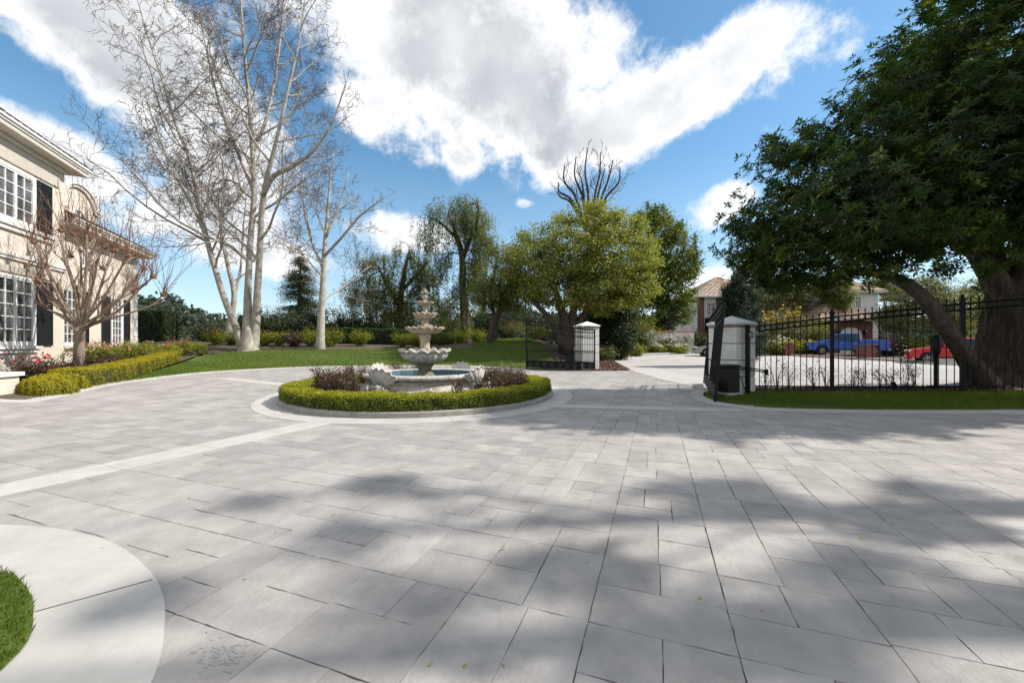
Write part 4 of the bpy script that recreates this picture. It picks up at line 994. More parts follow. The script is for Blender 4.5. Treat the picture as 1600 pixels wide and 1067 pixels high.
def build_fence():
    A, B, C_ = np.array((7.62, 12.5)), np.array((9.37, 11.62)), np.array((11.75, 10.35)); D = np.array((14.0, 9.15)); E = np.array((16.3, 7.9))
    root = thing('iron_fence', 'black iron fence with spear tips and rings along the right lawn', 'fence', (*B, g1(*B)))
    posts = [(B, 2.30), (C_, 2.42), (D, 2.5), (E, 2.5)]
    ph = [2.02, 2.20, 2.32, 2.38, 2.4]
    nodes = [A, B, C_, D, E]
    Ap = np.array((7.02, 11.82)); add('post', MB().box((Ap[0], Ap[1], g1(*Ap) + 1.0), (.10, .10, 2.16), rz=.5), M['black'], root)
    for (p, h) in posts:
        z = g1(*p); po = add('post', MB().box((p[0], p[1], z + h / 2 - .05), (.09, .09, h + .1), rz=-.5, b=.006), M['black'], root)
        add('post_cap', MB().box((p[0], p[1], z + h + .03), (.13, .13, .05), rz=-.5, b=.01), M['black'], po)
        add('post_ball', MB().lathe([(.012, 0), (.03, .02), (.04, .05), (.03, .08), (.002, .10)], 10, (p[0], p[1], z + h + .05)), M['black'], po, True)
    th = np.linspace(0, 2 * PI, 13); first = None; pk = None; sp = None
    for k in range(4):
        p, q = nodes[k], nodes[k + 1]; L_ = np.linalg.norm(q - p); d = (q - p) / L_; za, zb = g1(*p), g1(*q); ha, hb = ph[k], ph[k + 1]
        def P(s, z): x = p + d * s; return np.array((x[0], x[1], za + (zb - za) * s / L_ + z))
        def H(s): return ha + (hb - ha) * s / L_
        for off in (0, -.16): add('rail', MB().tube([P(0, H(0) + off), P(L_, H(L_) + off)], .022, 4), M['black'], root)
        add('rail', MB().tube([P(0, .16), P(L_, .16)], .022, 4), M['black'], root)
        n = round(L_ / .152); rz = math.atan2(d[1], d[0])
        for i in range(1, n):
            s = L_ * i / n; b = P(s, .05); t = P(s, H(s) + .07)
            pc = add('picket', MB().tube([b, t], .0145, 4), M['black'], root)
            if i % 2 == 0 or True: add('spear', MB().tube([t, t + (0, 0, .03), t + (0, 0, .13)], [.012, .026, .002], 4), M['black'], pc)
        for i in range(n):
            s = L_ * (i + .5) / n; c = P(s, H(s) - .08); dz = (zb - za + hb - ha) / L_
            if pk is None:
                m = MB().tube([(.066 * math.cos(t), 0, .066 * math.sin(t)) for t in th], .010, 5); o = add('ring', m, M['black'], root, local=True); pk = o.data
            else: o = add('ring', pk, None, root, local=True)
            o.matrix_parent_inverse = WM[root.name].inverted(); o.location = tuple(c); o.rotation_euler = (0, 0, rz)
    # twin floodlight on the end post
    p = np.array((Ap[0] + .09, Ap[1] - .02, g1(*Ap) + 1.86)); fl_ = thing('floodlight', 'small grey twin floodlight fixed to the end post of the fence', 'light', p)
    add('bracket', MB().tube([p, p + (0, -.08, -.02)], .02, 6), M['black'], fl_)
    for s in (-.09, .08):
        a = p + (s, -.1, -.01 + s * .3); add('lamp_head', MB().tube([a, a + (-.02, -.06, -.03), a + (-.05, -.16, -.09)], [.03, .05, .062], 10), M['iron_lt'], fl_, True)
    # call box on a pole by the second post
    c = at(1487, 612)[:2] + (-.05, .35); z = g1(*c); cb = thing('call_box', 'black call box on a ribbed pole behind the fence near the big tree', 'call box', (*c, z))
    add('pole', MB().lathe([(q, h) for i in range(22) for q, h in ((.035, i * .045), (.058, i * .045 + .02))], 12, (*c, z)), M['black'], cb, True)
    add('gooseneck', MB().tube([(*c, z + .95), (*c, z + 1.15)], .03, 8), M['black'], cb)
    add('housing', MB().lathe([(.02, .95), (.08, .99), (.105, 1.1), (.105, 1.42), (.08, 1.5), (.02, 1.53)], 14, (c[0], c[1], z)), M['black_plastic'], cb, True)
M['iron_lt'] = mat('grey_metal', (.22, .22, .21), .5, var=.15)
build_fence()

# ragged rose canes just behind the fence
M['cane_leaf'] = leaf_mat('cane_leaf', (.05, .04, .02), (.10, .09, .03), None, .3)
def build_canes():
    rng = np.random.default_rng(44)
    for i, px in enumerate((1196, 1213, 1232, 1272, 1290, 1333, 1348, 1378, 1392, 1414, 1428)):
        c = at(px, 609.5)[:2]; z = g1(*c); root = thing('rose_cane', 'thin rose canes in mulch behind the fence, ' + ('first', 'second', 'third', 'fourth', 'fifth', 'sixth', 'seventh', 'eighth', 'ninth', 'tenth', 'eleventh')[i] + ' clump from the white pillar', 'shrub', (*c, z), group='rose canes behind the fence')
        st, lf = shrub_mesh(rng, (*c, z), .42, .22, rng.uniform(.75, 1.25), 9, 12, .05, .03, low=.4, stem_r=.009)
        add('stem', st, M['rose_stem'], root); leaf_obj('foliage', [lf], M['cane_leaf'], root)
build_canes()
def build_spot():
    c = at(1398, 611)[:2]; z = g1(*c); r = thing('garden_spotlight', 'small black garden spotlight in the mulch behind the fence', 'light', (*c, z))
    add('stake', MB().tube([(*c, z - .05), (*c, z + .12)], .015, 6), M['black'], r); add('lamp_head', MB().tube([(c[0] + .05, c[1], z + .10), (c[0], c[1], z + .16), (c[0] - .07, c[1] - .02, z + .24)], [.03, .05, .055], 10), M['black'], r)
build_spot()
# ================================================================== TREES
def wander(p0, d, L_, k, rng, curl=.18, up=0.0):
    P = [np.array(p0, float)]; d = np.array(d, float) / np.linalg.norm(d)
    for i in range(k):
        d = d + rng.normal(0, curl, 3) + np.array((0, 0, up)); d /= np.linalg.norm(d); P.append(P[-1] + d * L_ / k)
    return np.array(P), d
def perp(d, rng, ang):
    v = rng.normal(0, 1, 3); v -= d * v.dot(d); v /= np.linalg.norm(v); return d * math.cos(ang) + v * math.sin(ang)
def bare_tree(root, stems, rng, bark, twig, spawn=(12, 7, 6, 4), len_=(.34, .5, .5, .5), ang=(50, 48, 50, 50), up=(.10, .06, .03, .02), t0=.30, rmin=.010, buds=None, flat=None, balls=0.0):
    """bare branching on given stems: pale limbs, dark fine twigs; returns tip points"""
    trunk = MB(); limb = MB(); tw = MB(); tips = []
    for (P, r) in stems: trunk.tube(smooth_curve(P, 4), np.interp(np.linspace(0, 1, (len(P) - 1) * 4 + 1), np.linspace(0, 1, len(r)), r), 12)
    def grow(P, r, level, Ltot):
        if level >= len(spawn): return
        seg = np.linalg.norm(np.diff(P, axis=0), axis=1); cum = np.r_[0, np.cumsum(seg)]; L_ = cum[-1]
        n = spawn[level] * min(1.0, L_ / (1e-3, 4.2, 1.9, .9)[level]); n = max(1 if level < 3 else 0, int(n * rng.uniform(.75, 1.25) + .3))
        lo = t0 if level == 0 else .22
        for k in range(n):
            t = lo + (1 - lo) * ((k + rng.uniform(.1, .9)) / n) ** .9; s = t * L_; i = min(len(P) - 2, int(np.searchsorted(cum, s) - 1)); i = max(i, 0)
            f = (s - cum[i]) / max(seg[i], 1e-6); p = P[i] + (P[i + 1] - P[i]) * f; d = unit(P[i + 1] - P[i]); rr = np.interp(t, np.linspace(0, 1, len(r)), r)
            nd_ = perp(d, rng, R(ang[level] * rng.uniform(.7, 1.25)))
            l = L_ * len_[level] * (1.15 - .75 * t) * rng.uniform(.65, 1.25) if level == 0 else L_ * len_[level] * (1.1 - .5 * t) * rng.uniform(.6, 1.3)
            l = max(l, .25); k_ = 6 if level == 0 else (4 if level == 1 else (3 if level == 2 else 2))
            Q, dd = wander(p, nd_, l, k_, rng, .16 + .03 * level, up[level])
            r0 = max(rmin, min(rr * .5, .0135 * l)); rq = np.linspace(r0, max(rmin * .8, r0 * .35), len(Q))
            (limb if level < 2 else tw).tube(Q, rq, (7, 5, 3, 3)[level], False)
            if level >= 2: tips.append(Q[-1])
            grow(Q, rq, level + 1, l)
    for (P, r) in stems: grow(smooth_curve(P, 3), np.interp(np.linspace(0, 1, (len(P) - 1) * 3 + 1), np.linspace(0, 1, len(r)), r), 0, 0)
    t = add('trunk', trunk, bark, root, True); c = add('crown', limb, bark, root, True, kind='stuff')
    if tw.n: add('twigs', tw, twig, c, kind='stuff')
    if buds and tips:
        P = np.array(tips); P = P[rng.uniform(0, 1, len(P)) < buds[1]]; P = np.repeat(P, 2, 0) + rng.normal(0, .06, (len(P) * 2, 3))
        leaf_obj('dry_leaves', [leaves(P, rng.normal(0, 1, P.shape), buds[2], buds[2] * .7, rng, .5)], buds[0], c)
    return tips
M['dry_leaf'] = leaf_mat('dry_leaf', (.16, .085, .05), (.30, .18, .10), None, .25, .7, .2)
def pxs(Y, *rows):
    """stem from pixel rows (px, py, dY); places the points at depth Y+dY"""
    return np.array([atY(a, b, Y + c) for a, b, c in rows])
def build_sycamores():
    rng = np.random.default_rng(17)
    Y = 26.3
    b = pxs(Y, (387, 552, 0))[0]; root = thing('sycamore_tree', 'tall bare white-barked tree with three stems on the lawn', 'tree', b)
    S = [(pxs(Y, (388, 556, 0), (389, 530, 0), (387, 490, .1), (388, 440, .2), (391, 380, .2), (397, 300, .4), (394, 230, .5), (388, 150, .6), (380, 60, .8), (374, -40, 1.0), (372, -110, 1)), [.74, .45, .26, .205, .18, .165, .14, .115, .085, .05, .025]),
         (pxs(Y, (395, 545, .1), (399, 510, .1), (402, 460, .0), (406, 390, -.3), (409, 330, -.6), (416, 282, -.9), (432, 220, -1.2), (450, 140, -1.4), (468, 60, -1.5), (480, -30, -1.5)), [.36, .28, .215, .18, .165, .14, .11, .085, .055, .025]),
         (pxs(Y, (380, 545, -.1), (368, 510, -.3), (350, 465, -.6), (336, 420, -.8), (322, 370, -1), (310, 310, -1.2), (297, 250, -1.2), (275, 195, -1.2), (255, 130, -1.4), (232, 60, -1.4), (212, -10, -1.5)), [.30, .22, .18, .16, .145, .13, .11, .085, .065, .045, .025]),
         (pxs(Y, (411, 305, -.8), (428, 275, -1.4), (455, 262, -2.0), (490, 235, -2.3), (520, 190, -2.5), (540, 130, -2.6)), [.16, .14, .11, .09, .06, .03]),
         (pxs(Y, (322, 370, -1), (302, 325, -1.6), (272, 270, -2.0), (245, 205, -2.2), (222, 130, -2.4)), [.11, .09, .07, .05, .025]),
         (pxs(Y, (394, 240, .5), (415, 190, 1.2), (430, 120, 1.8), (440, 40, 2.0), (446, -40, 2.2)), [.14, .11, .09, .06, .03]),
         (pxs(Y, (397, 300, .4), (372, 240, 1.0), (345, 170, 1.6), (325, 90, 2.0), (310, 10, 2.2)), [.13, .11, .085, .06, .03])]
    bare_tree(root, S, rng, M['bark_pale'], M['twig'], spawn=(18, 9, 7, 5), len_=(.28, .48, .55, .6), ang=(52, 48, 48, 50), up=(.07, .06, .04, .02), t0=.2, rmin=.011, buds=(M['dry_leaf'], .07, .07))
    Y = 30.0; b = pxs(Y, (357, 536, 0))[0]; root = thing('sycamore_tree', 'slender bare white tree leaning behind the three-stemmed tree', 'tree', b)
    S = [(pxs(Y, (355, 545, 0), (360, 500, 0), (366, 460, 0), (355, 410, 0), (345, 350, .3), (350, 280, .5), (340, 220, .6)), [.28, .22, .18, .14, .10, .06, .02]),
         (pxs(Y, (364, 470, 0), (376, 420, .4), (380, 360, .8), (385, 300, 1)), [.12, .09, .06, .02])]
    bare_tree(root, S, rng, M['bark_pale'], M['twig'], spawn=(14, 9, 8, 5), len_=(.36, .5, .55, .6), t0=.3, rmin=.012, buds=(M['dry_leaf'], .1, .08))
    Y = 27.0; b = pxs(Y, (501, 549, 0))[0]; root = thing('sycamore_tree', 'single-stemmed bare white tree on the lawn left of the fountain', 'tree', b)
    S = [(pxs(Y, (501, 556, 0), (501, 530, 0), (502, 490, 0), (505, 440, 0), (507, 390, .1), (512, 330, .2), (516, 280, .2), (522, 235, .2)), [.34, .27, .23, .19, .14, .10, .06, .02]),
         (pxs(Y, (507, 400, 0), (535, 370, -.6), (560, 340, -1), (585, 320, -1.2), (604, 308, -1.3)), [.10, .08, .06, .04, .015]),
         (pxs(Y, (506, 420, 0), (488, 380, .6), (476, 330, 1), (470, 280, 1.2)), [.10, .08, .055, .02]),
         (pxs(Y, (510, 370, 0), (530, 320, .8), (545, 270, 1)), [.08, .06, .02])]
    bare_tree(root, S, rng, M['bark_pale'], M['twig'], spawn=(17, 10, 8, 4), len_=(.33, .52, .55, .6), t0=.22, rmin=.012, up=(.04, .03, .02, .02), ang=(62, 50, 50, 50), buds=(M['dry_leaf'], .06, .07))
build_sycamores()

def build_myrtle():
    """pollarded crape myrtle by the house: knuckles with sprays of long whips"""
    rng = np.random.default_rng(29); Y = 14.2; b = pxs(Y, (121, 585, 0))[0]; b[2] = g1(b[0], b[1])
    root = thing('crape_myrtle', 'bare pollarded tree with knobbly branch ends in front of the house', 'tree', b)
    tr = MB(); wh = MB(); kn = MB(); f = pxs(Y, (125, 513, 0))[0]
    tr.tube(smooth_curve(np.array([b - (0, 0, .1), b * .6 + f * .4 + (.02, 0, 0), f]), 5), np.linspace(.17, .14, 11), 14)
    ends = [(52, 378, -.5), (72, 372, .4), (95, 360, -.9), (115, 367, .8), (135, 362, -.2), (150, 372, .9), (165, 385, -.7), (180, 392, .3), (200, 400, -.4), (42, 415, .2), (60, 440, -1.0), (225, 420, .3), (240, 432, -.5), (255, 460, .2), (210, 455, -.9), (35, 440, .5), (110, 400, .9), (160, 420, 1.1)]
    for i, (px, py, dy) in enumerate(ends):
        e = pxs(Y, (px, py, dy))[0]; m = f + (e - f) * .45 + np.array((0, 0, -.22 if abs(px - 125) > 40 else -.05)) + rng.normal(0, .10, 3); s0 = f - (0, 0, rng.uniform(0, .22))
        P = smooth_curve(np.array([s0, f * .7 + m * .3 + rng.normal(0, .03, 3), m, m * .4 + e * .6 + rng.normal(0, .12, 3), e]), 4); tr.tube(P, np.linspace(.052, .022, len(P)), 8)
        # a side spur or two
        for k in range(4):
            j = rng.integers(5, len(P) - 3); sp, _ = wander(P[j], unit(e - f) + rng.normal(0, .5, 3) + (0, 0, .5), rng.uniform(.3, .7), 4, rng, .2, .1); tr.tube(sp, np.linspace(.03, .018, 5), 6)
            for q in range(5): w, _ = wander(sp[-1], rng.normal(0, .5, 3) + (0, 0, 1.2), rng.uniform(.4, 1.1), 4, rng, .1, .05); wh.tube(w, np.linspace(.008, .004, 5), 3, False)
        b2 = bmesh.new(); bmesh.ops.create_icosphere(b2, subdivisions=2, radius=.085)
        V = np.array([v.co[:] for v in b2.verts]) * rng.uniform(.65, 1.35, (len(b2.verts), 1)) + e; Fq = np.array([[v.index for v in fc.verts] for fc in b2.faces]); b2.free(); kn.raw(V, Fq)
        for k in range(13):
            w, _ = wander(e + rng.normal(0, .04, 3), rng.normal(0, .38, 3) + (0, 0, 1.1), rng.uniform(.5, 2.3), 5, rng, .10, .06); wh.tube(w, np.linspace(.011, .004, 6), 3, False)
            if rng.uniform() < .35:
                for q in range(4): c = w[-1] + rng.normal(0, .05, 3); wh.tube([w[-1], c], .005, 3, False); kn.raw(np.array([(1, 0, 0), (-1, 0, 0), (0, 1, 0), (0, -1, 0), (0, 0, 1), (0, 0, -1)]) * .016 + c, np.array([(0, 2, 4), (2, 1, 4), (1, 3, 4), (3, 0, 4), (2, 0, 5), (1, 2, 5), (3, 1, 5), (0, 3, 5)]))
    add('trunk', tr, M['bark_myrtle'], root, True); c = add('crown', wh, M['whip'], root, kind='stuff'); add('knuckles', kn, M['whip'], c, kind='stuff')
M['whip'] = mat('red_brown_twig', (.19, .105, .07), .85, var=.3, scale=8)
build_myrtle()

# ------------------------------------------------------------------ leafy trees
def leafy_tree(name, label, base, trunks, lobes, n_cl, per, cl_r, L_, W, lm, bark, seed, group=None, weep=0.0, jit=.7, shell=.55, r_tip=.012, flat=.65, upshoot=0.0, cat='tree', sag=.15, cl_tint=.25, r_max=None, along_up=0.0, gap=0.0, rosette=0):
    rng = np.random.default_rng(seed); root = thing(name, label, cat, base, group=group)
    lob = [(np.array(c, float), np.array(r, float)) for c, r in lobes]; vol = np.array([np.prod(r) for _, r in lob]) ** .8; pick = rng.choice(len(lob), n_cl, p=vol / vol.sum())
    d = unit(rng.normal(0, 1, (n_cl, 3))); q = rng.uniform(shell ** 3, 1, n_cl) ** (1 / 3)
    Cc = np.array([lob[i][0] for i in pick]) + d * q[:, None] * np.array([lob[i][1] for i in pick])
    if gap: Cc = Cc[(np.sin(Cc[:, 0] * 1.7 + seed) + np.sin(Cc[:, 1] * 1.9 + 1) + np.sin(Cc[:, 2] * 1.6 + 2)) > -3 + 3 * gap]
    cen = np.average([c for c, _ in lob], axis=0, weights=vol)
    nodes = []; par = []; rad = []; paths = []
    for (P, r) in trunks:
        P = smooth_curve(P, 3); r = np.interp(np.linspace(0, 1, len(P)), np.linspace(0, 1, len(r)), r); st = len(nodes)
        for i, p in enumerate(P): nodes.append(p); par.append(st + i - 1 if i else -1); rad.append(r[i])
        paths.append((list(range(st, st + len(P))), True))
    nt = len(nodes); low = min(c[2] for c in Cc)
    D = np.min(np.linalg.norm(Cc[:, None] - np.array(nodes)[None], axis=2), axis=1); order = np.argsort(D)
    arr = np.zeros((nt + 4 * len(Cc) + 4, 3)); arr[:nt] = nodes; n = nt; cnt = np.zeros(len(arr))
    ok = arr[:nt, 2] > (arr[:nt, 2].min() + .25 * (arr[:nt, 2].max() - arr[:nt, 2].min())); okk = np.ones(len(arr), bool); okk[:nt] = ok
    for ci in order:
        c = Cc[ci]; dv = c - arr[:n]; dist = np.linalg.norm(dv, axis=1) + .35 * np.maximum(0, arr[:n, 2] - c[2]); dist[~okk[:n]] += 50
        j = int(np.argmin(dist)); p = arr[j]; ln = np.linalg.norm(c - p); ids = [j]
        k = 1 if ln < .5 else (2 if ln < 1.2 else 3)
        for t in np.arange(1, k + 1) / k:
            w = p + (c - p) * t; w = w + np.array((0, 0, sag * ln * math.sin(t * PI))) + (rng.normal(0, .05 * ln, 3) if t < 1 else 0)
            arr[n] = w; par.append(ids[-1]); ids.append(n); n += 1
        paths.append((ids, False))
    par = np.array(par); cnt = np.zeros(n)
    for (ids, tk) in paths:
        if tk: continue
        i = ids[-1]
        while i >= nt: cnt[i] += 1; i = par[i]
    rr = np.zeros(n); rr[:nt] = rad; rr[nt:] = r_tip * np.maximum(cnt[nt:], 1) ** .5
    if r_max: rr[nt:] = np.minimum(rr[nt:], r_max)
    tr = MB(); br = MB()
    for (ids, tk) in paths:
        P = arr[ids]; r = rr[ids].copy()
        if not tk: r[0] = min(r[0], r[1] * 1.15)
        (tr if tk else br).tube(P, r, 14 if tk else (7 if r[0] > .05 else 4), tk)
    t_ = add('trunk', tr, bark, root, True)
    m = (per * rng.uniform(.6, 1.4, len(Cc))).astype(int); idx = np.repeat(np.arange(len(Cc)), m); nL = len(idx)
    crr = (cl_r * rng.uniform(.7, 1.3, len(Cc)))[idx][:, None]
    off = rng.normal(0, .5, (nL, 3)) * crr * (1, 1, flat)
    if weep:
        hang = rng.uniform(0, 1, nL) ** .8 * weep * rng.uniform(.4, 1.2, len(Cc))[idx]; sid = rng.integers(0, 7, nL); so = rng.normal(0, 1, (len(Cc), 7, 2))[idx, sid] * crr * .55
        off = np.c_[so + rng.normal(0, .05, (nL, 2)), .25 * crr[:, 0] - hang]
    if upshoot:
        sel = rng.uniform(0, 1, nL) < .42; ax = unit(unit(Cc - cen) + (0, 0, .9))[idx]; tt = rng.uniform(0, 1, nL)[:, None] * upshoot
        off = np.where(sel[:, None], ax * tt + rng.normal(0, .07, (nL, 3)), off)
    if rosette:
        k_ = nL // rosette; idx = idx[::rosette][:k_]; off = off[::rosette][:k_]; ax = unit(unit(Cc - cen)[idx] * .6 + (0, 0, .8) + rng.normal(0, .35, (k_, 3))); u_ = unit(np.cross(ax, rng.normal(0, 1, (k_, 3)))); v_ = np.cross(ax, u_)
        an = np.tile(np.arange(rosette) * 2 * PI / rosette, k_) + np.repeat(rng.uniform(0, 6, k_), rosette); idx = np.repeat(idx, rosette); ax = np.repeat(ax, rosette, 0); nL = len(idx)
        rad_ = np.cos(an)[:, None] * np.repeat(u_, rosette, 0) + np.sin(an)[:, None] * np.repeat(v_, rosette, 0); lift = rng.uniform(-.25, .7, nL)[:, None]
        P = Cc[idx] + np.repeat(off, rosette, 0) + rad_ * .015; al = unit(rad_ + ax * lift); Nv = unit(ax - rad_ * lift)
        tint = np.clip(np.repeat(rng.uniform(0, .65, k_), rosette) + (rng.uniform(0, 1, len(Cc)) * cl_tint)[idx] * .6 + rng.uniform(0, .25, nL), 0, 1)
        V, Fq, T = leaves(P, Nv, L_, W, rng, .12, along=al * 4, tint=tint)
        cr = add('crown', mesh_np('crown', V, Fq, False, T), lm, root); add('branches', br, bark, cr, True, kind='stuff')
        return root
    P = Cc[idx] + off; Nv = unit(P - cen) * .8 + (0, 0, .7)
    tint = np.clip((rng.uniform(0, 1, len(Cc)) * cl_tint)[idx] + rng.uniform(0, 1 - cl_tint, nL), 0, 1)
    al = None
    if weep: al = np.tile((0, 0, -1.0), (nL, 1))
    elif along_up: al = unit(off + 1e-6) + (0, 0, along_up)
    V, Fq, T = leaves(P, Nv, L_, W, rng, jit, along=al, tint=tint)
    cr = add('crown', mesh_np('crown', V, Fq, False, T), lm, root); add('branches', br, bark, cr, True, kind='stuff')
    return root
M['lf_big'] = leaf_mat('glossy_dark_leaf', (.015, .038, .010), (.052, .098, .020), (.19, .21, .032), .48, .38, .38)
M['lf_yel'] = leaf_mat('yellow_green_leaf', (.12, .15, .028), (.285, .31, .07), (.44, .42, .14), .4, .45, .3)
M['lf_dkgreen'] = leaf_mat('deep_green_leaf', (.035, .07, .01), (.14, .18, .02), (.34, .32, .035), .35, .4, .4)
M['lf_pepper'] = leaf_mat('pepper_leaf', (.07, .095, .025), (.19, .22, .06), (.30, .27, .09), .4, .5, .3)
M['lf_dark'] = leaf_mat('dark_leaf', (.012, .025, .008), (.04, .062, .016), (.10, .12, .03), .25, .45, .35)  # dark green leaf for thickets, conifer, column and offside trees
M['lf_blue'] = leaf_mat('juniper_leaf', (.010, .028, .016), (.026, .058, .030), (.055, .09, .04), .15, .6, .3)
M['lf_azalea'] = leaf_mat('azalea_leaf', (.07, .10, .012), (.22, .25, .02), (.42, .36, .05), .35, .45, .35)
M['lf_olive'] = leaf_mat('olive_leaf', (.07, .085, .035), (.17, .18, .07), (.34, .28, .06), .35, .5, .3)
def build_big_tree():
    Y = 11.0; b = np.array((13.85, 11.3, g1(13.85, 11.3)))
    def q(*rows): return pxs(Y, *rows)
    T = [(np.array([b - (0, 0, .3), b + (0, 0, .25), b + (.05, 0, .9), b + (.1, -.1, 1.7), b + (.12, -.2, 2.5), b + (.2, -.2, 3.0)]), [.84, .67, .54, .50, .46, .36]),
         (q((1538, 600, -.2), (1518, 570, -.5), (1490, 530, -.8), (1465, 492, -1.0), (1440, 462, -1.0), (1405, 438, -.9), (1365, 426, -.6), (1320, 424, -.3), (1280, 405, 0)), [.32, .215, .175, .16, .15, .135, .115, .09, .05]),
         (q((1572, 470, .1), (1556, 440, 0), (1530, 400, -.3), (1500, 362, -.6), (1470, 320, -.8), (1440, 260, -.8)), [.34, .27, .22, .175, .13, .07]),
         (q((1580, 460, .2), (1592, 420, .3), (1606, 360, .2), (1622, 290, 0), (1640, 200, 0)), [.33, .26, .21, .16, .09]),
         (q((1560, 430, .4), (1545, 350, 1.2), (1530, 270, 1.6), (1515, 180, 1.6)), [.22, .18, .14, .08]),
         (q((1600, 455, .2), (1660, 400, 0), (1740, 340, -.5), (1820, 280, -.5)), [.28, .22, .16, .08])]
    lob = [((8.25, 10.4, 4.8), (2.3, 2.5, 2.05)), ((10.0, 10.4, 6.3), (2.4, 2.9, 2.2)), ((12.2, 10.5, 8.0), (2.6, 3.1, 2.7)), ((14.5, 10.5, 9.8), (3.3, 3.4, 3.2)), ((13.6, 10.3, 6.2), (3.0, 3.2, 2.0)), ((11.2, 10.0, 4.75), (2.2, 2.5, 1.35)), ((13.4, 9.4, 5.0), (2.4, 1.6, 1.3)), ((17.0, 10.4, 7.5), (2.4, 2.8, 2.4)), ((6.9, 10.3, 4.2), (.9, 1.5, 1.0))]
    r = leafy_tree('shade_tree', 'huge dark-leaved shade tree with thick forked trunk behind the fence', b, T, lob, 1050, 215, .55, .155, .055, M['lf_big'], M['bark_dark'], 51, jit=.55, shell=.45, upshoot=.75, r_tip=.011, along_up=.6, flat=.55, r_max=.12, cl_tint=.35, rosette=8)
    # furrowed buttress ridges on the trunk
    rg = MB(); rng = np.random.default_rng(2)
    for k in range(150):
        a = rng.uniform(0, 2 * PI); zs = rng.uniform(-.1, 2.4); z = np.linspace(zs, zs + rng.uniform(.3, 1.1), 9); rr = np.interp(z, [-.3, .25, .9, 1.7, 2.5, 3], [.83, .66, .535, .49, .45, .36]); cx = np.interp(z, [0, 3], [0, .15]); cy = np.interp(z, [0, 3], [0, -.2])
        aa = a + .10 * np.sin(z * 2.1 + k) + rng.normal(0, .02, 9); rg.tube(np.c_[b[0] + cx + rr * np.cos(aa), b[1] + cy + rr * np.sin(aa), b[2] + z], rng.uniform(.012, .034, 9) * np.sin(np.linspace(.25, 2.9, 9)), 5)
    for (P, r_) in T[1:]:
        C_ = smooth_curve(P, 6); r2 = np.interp(np.linspace(0, 1, len(C_)), np.linspace(0, 1, len(r_)), r_); Tn = unit(np.gradient(C_, axis=0)); A = unit(np.cross(Tn, (0, 0, 1.))); B = np.cross(Tn, A)
        for k in range(60):
            i0 = int(rng.integers(0, len(C_) - 7)); m_ = int(rng.integers(5, 8)); ii = np.arange(i0, min(i0 + m_, len(C_))); a = rng.uniform(0, 2 * PI) + .12 * np.sin(np.arange(len(ii)) * .9 + k)
            rg.tube(C_[ii] + (np.cos(a)[:, None] * A[ii] + np.sin(a)[:, None] * B[ii]) * r2[ii, None] * .99, r2[ii] * rng.uniform(.06, .13) * np.sin(np.linspace(.3, 2.85, len(ii))), 5)
    add('bark_ridges', rg, M['bark_dark'], r, kind='stuff')
build_big_tree()
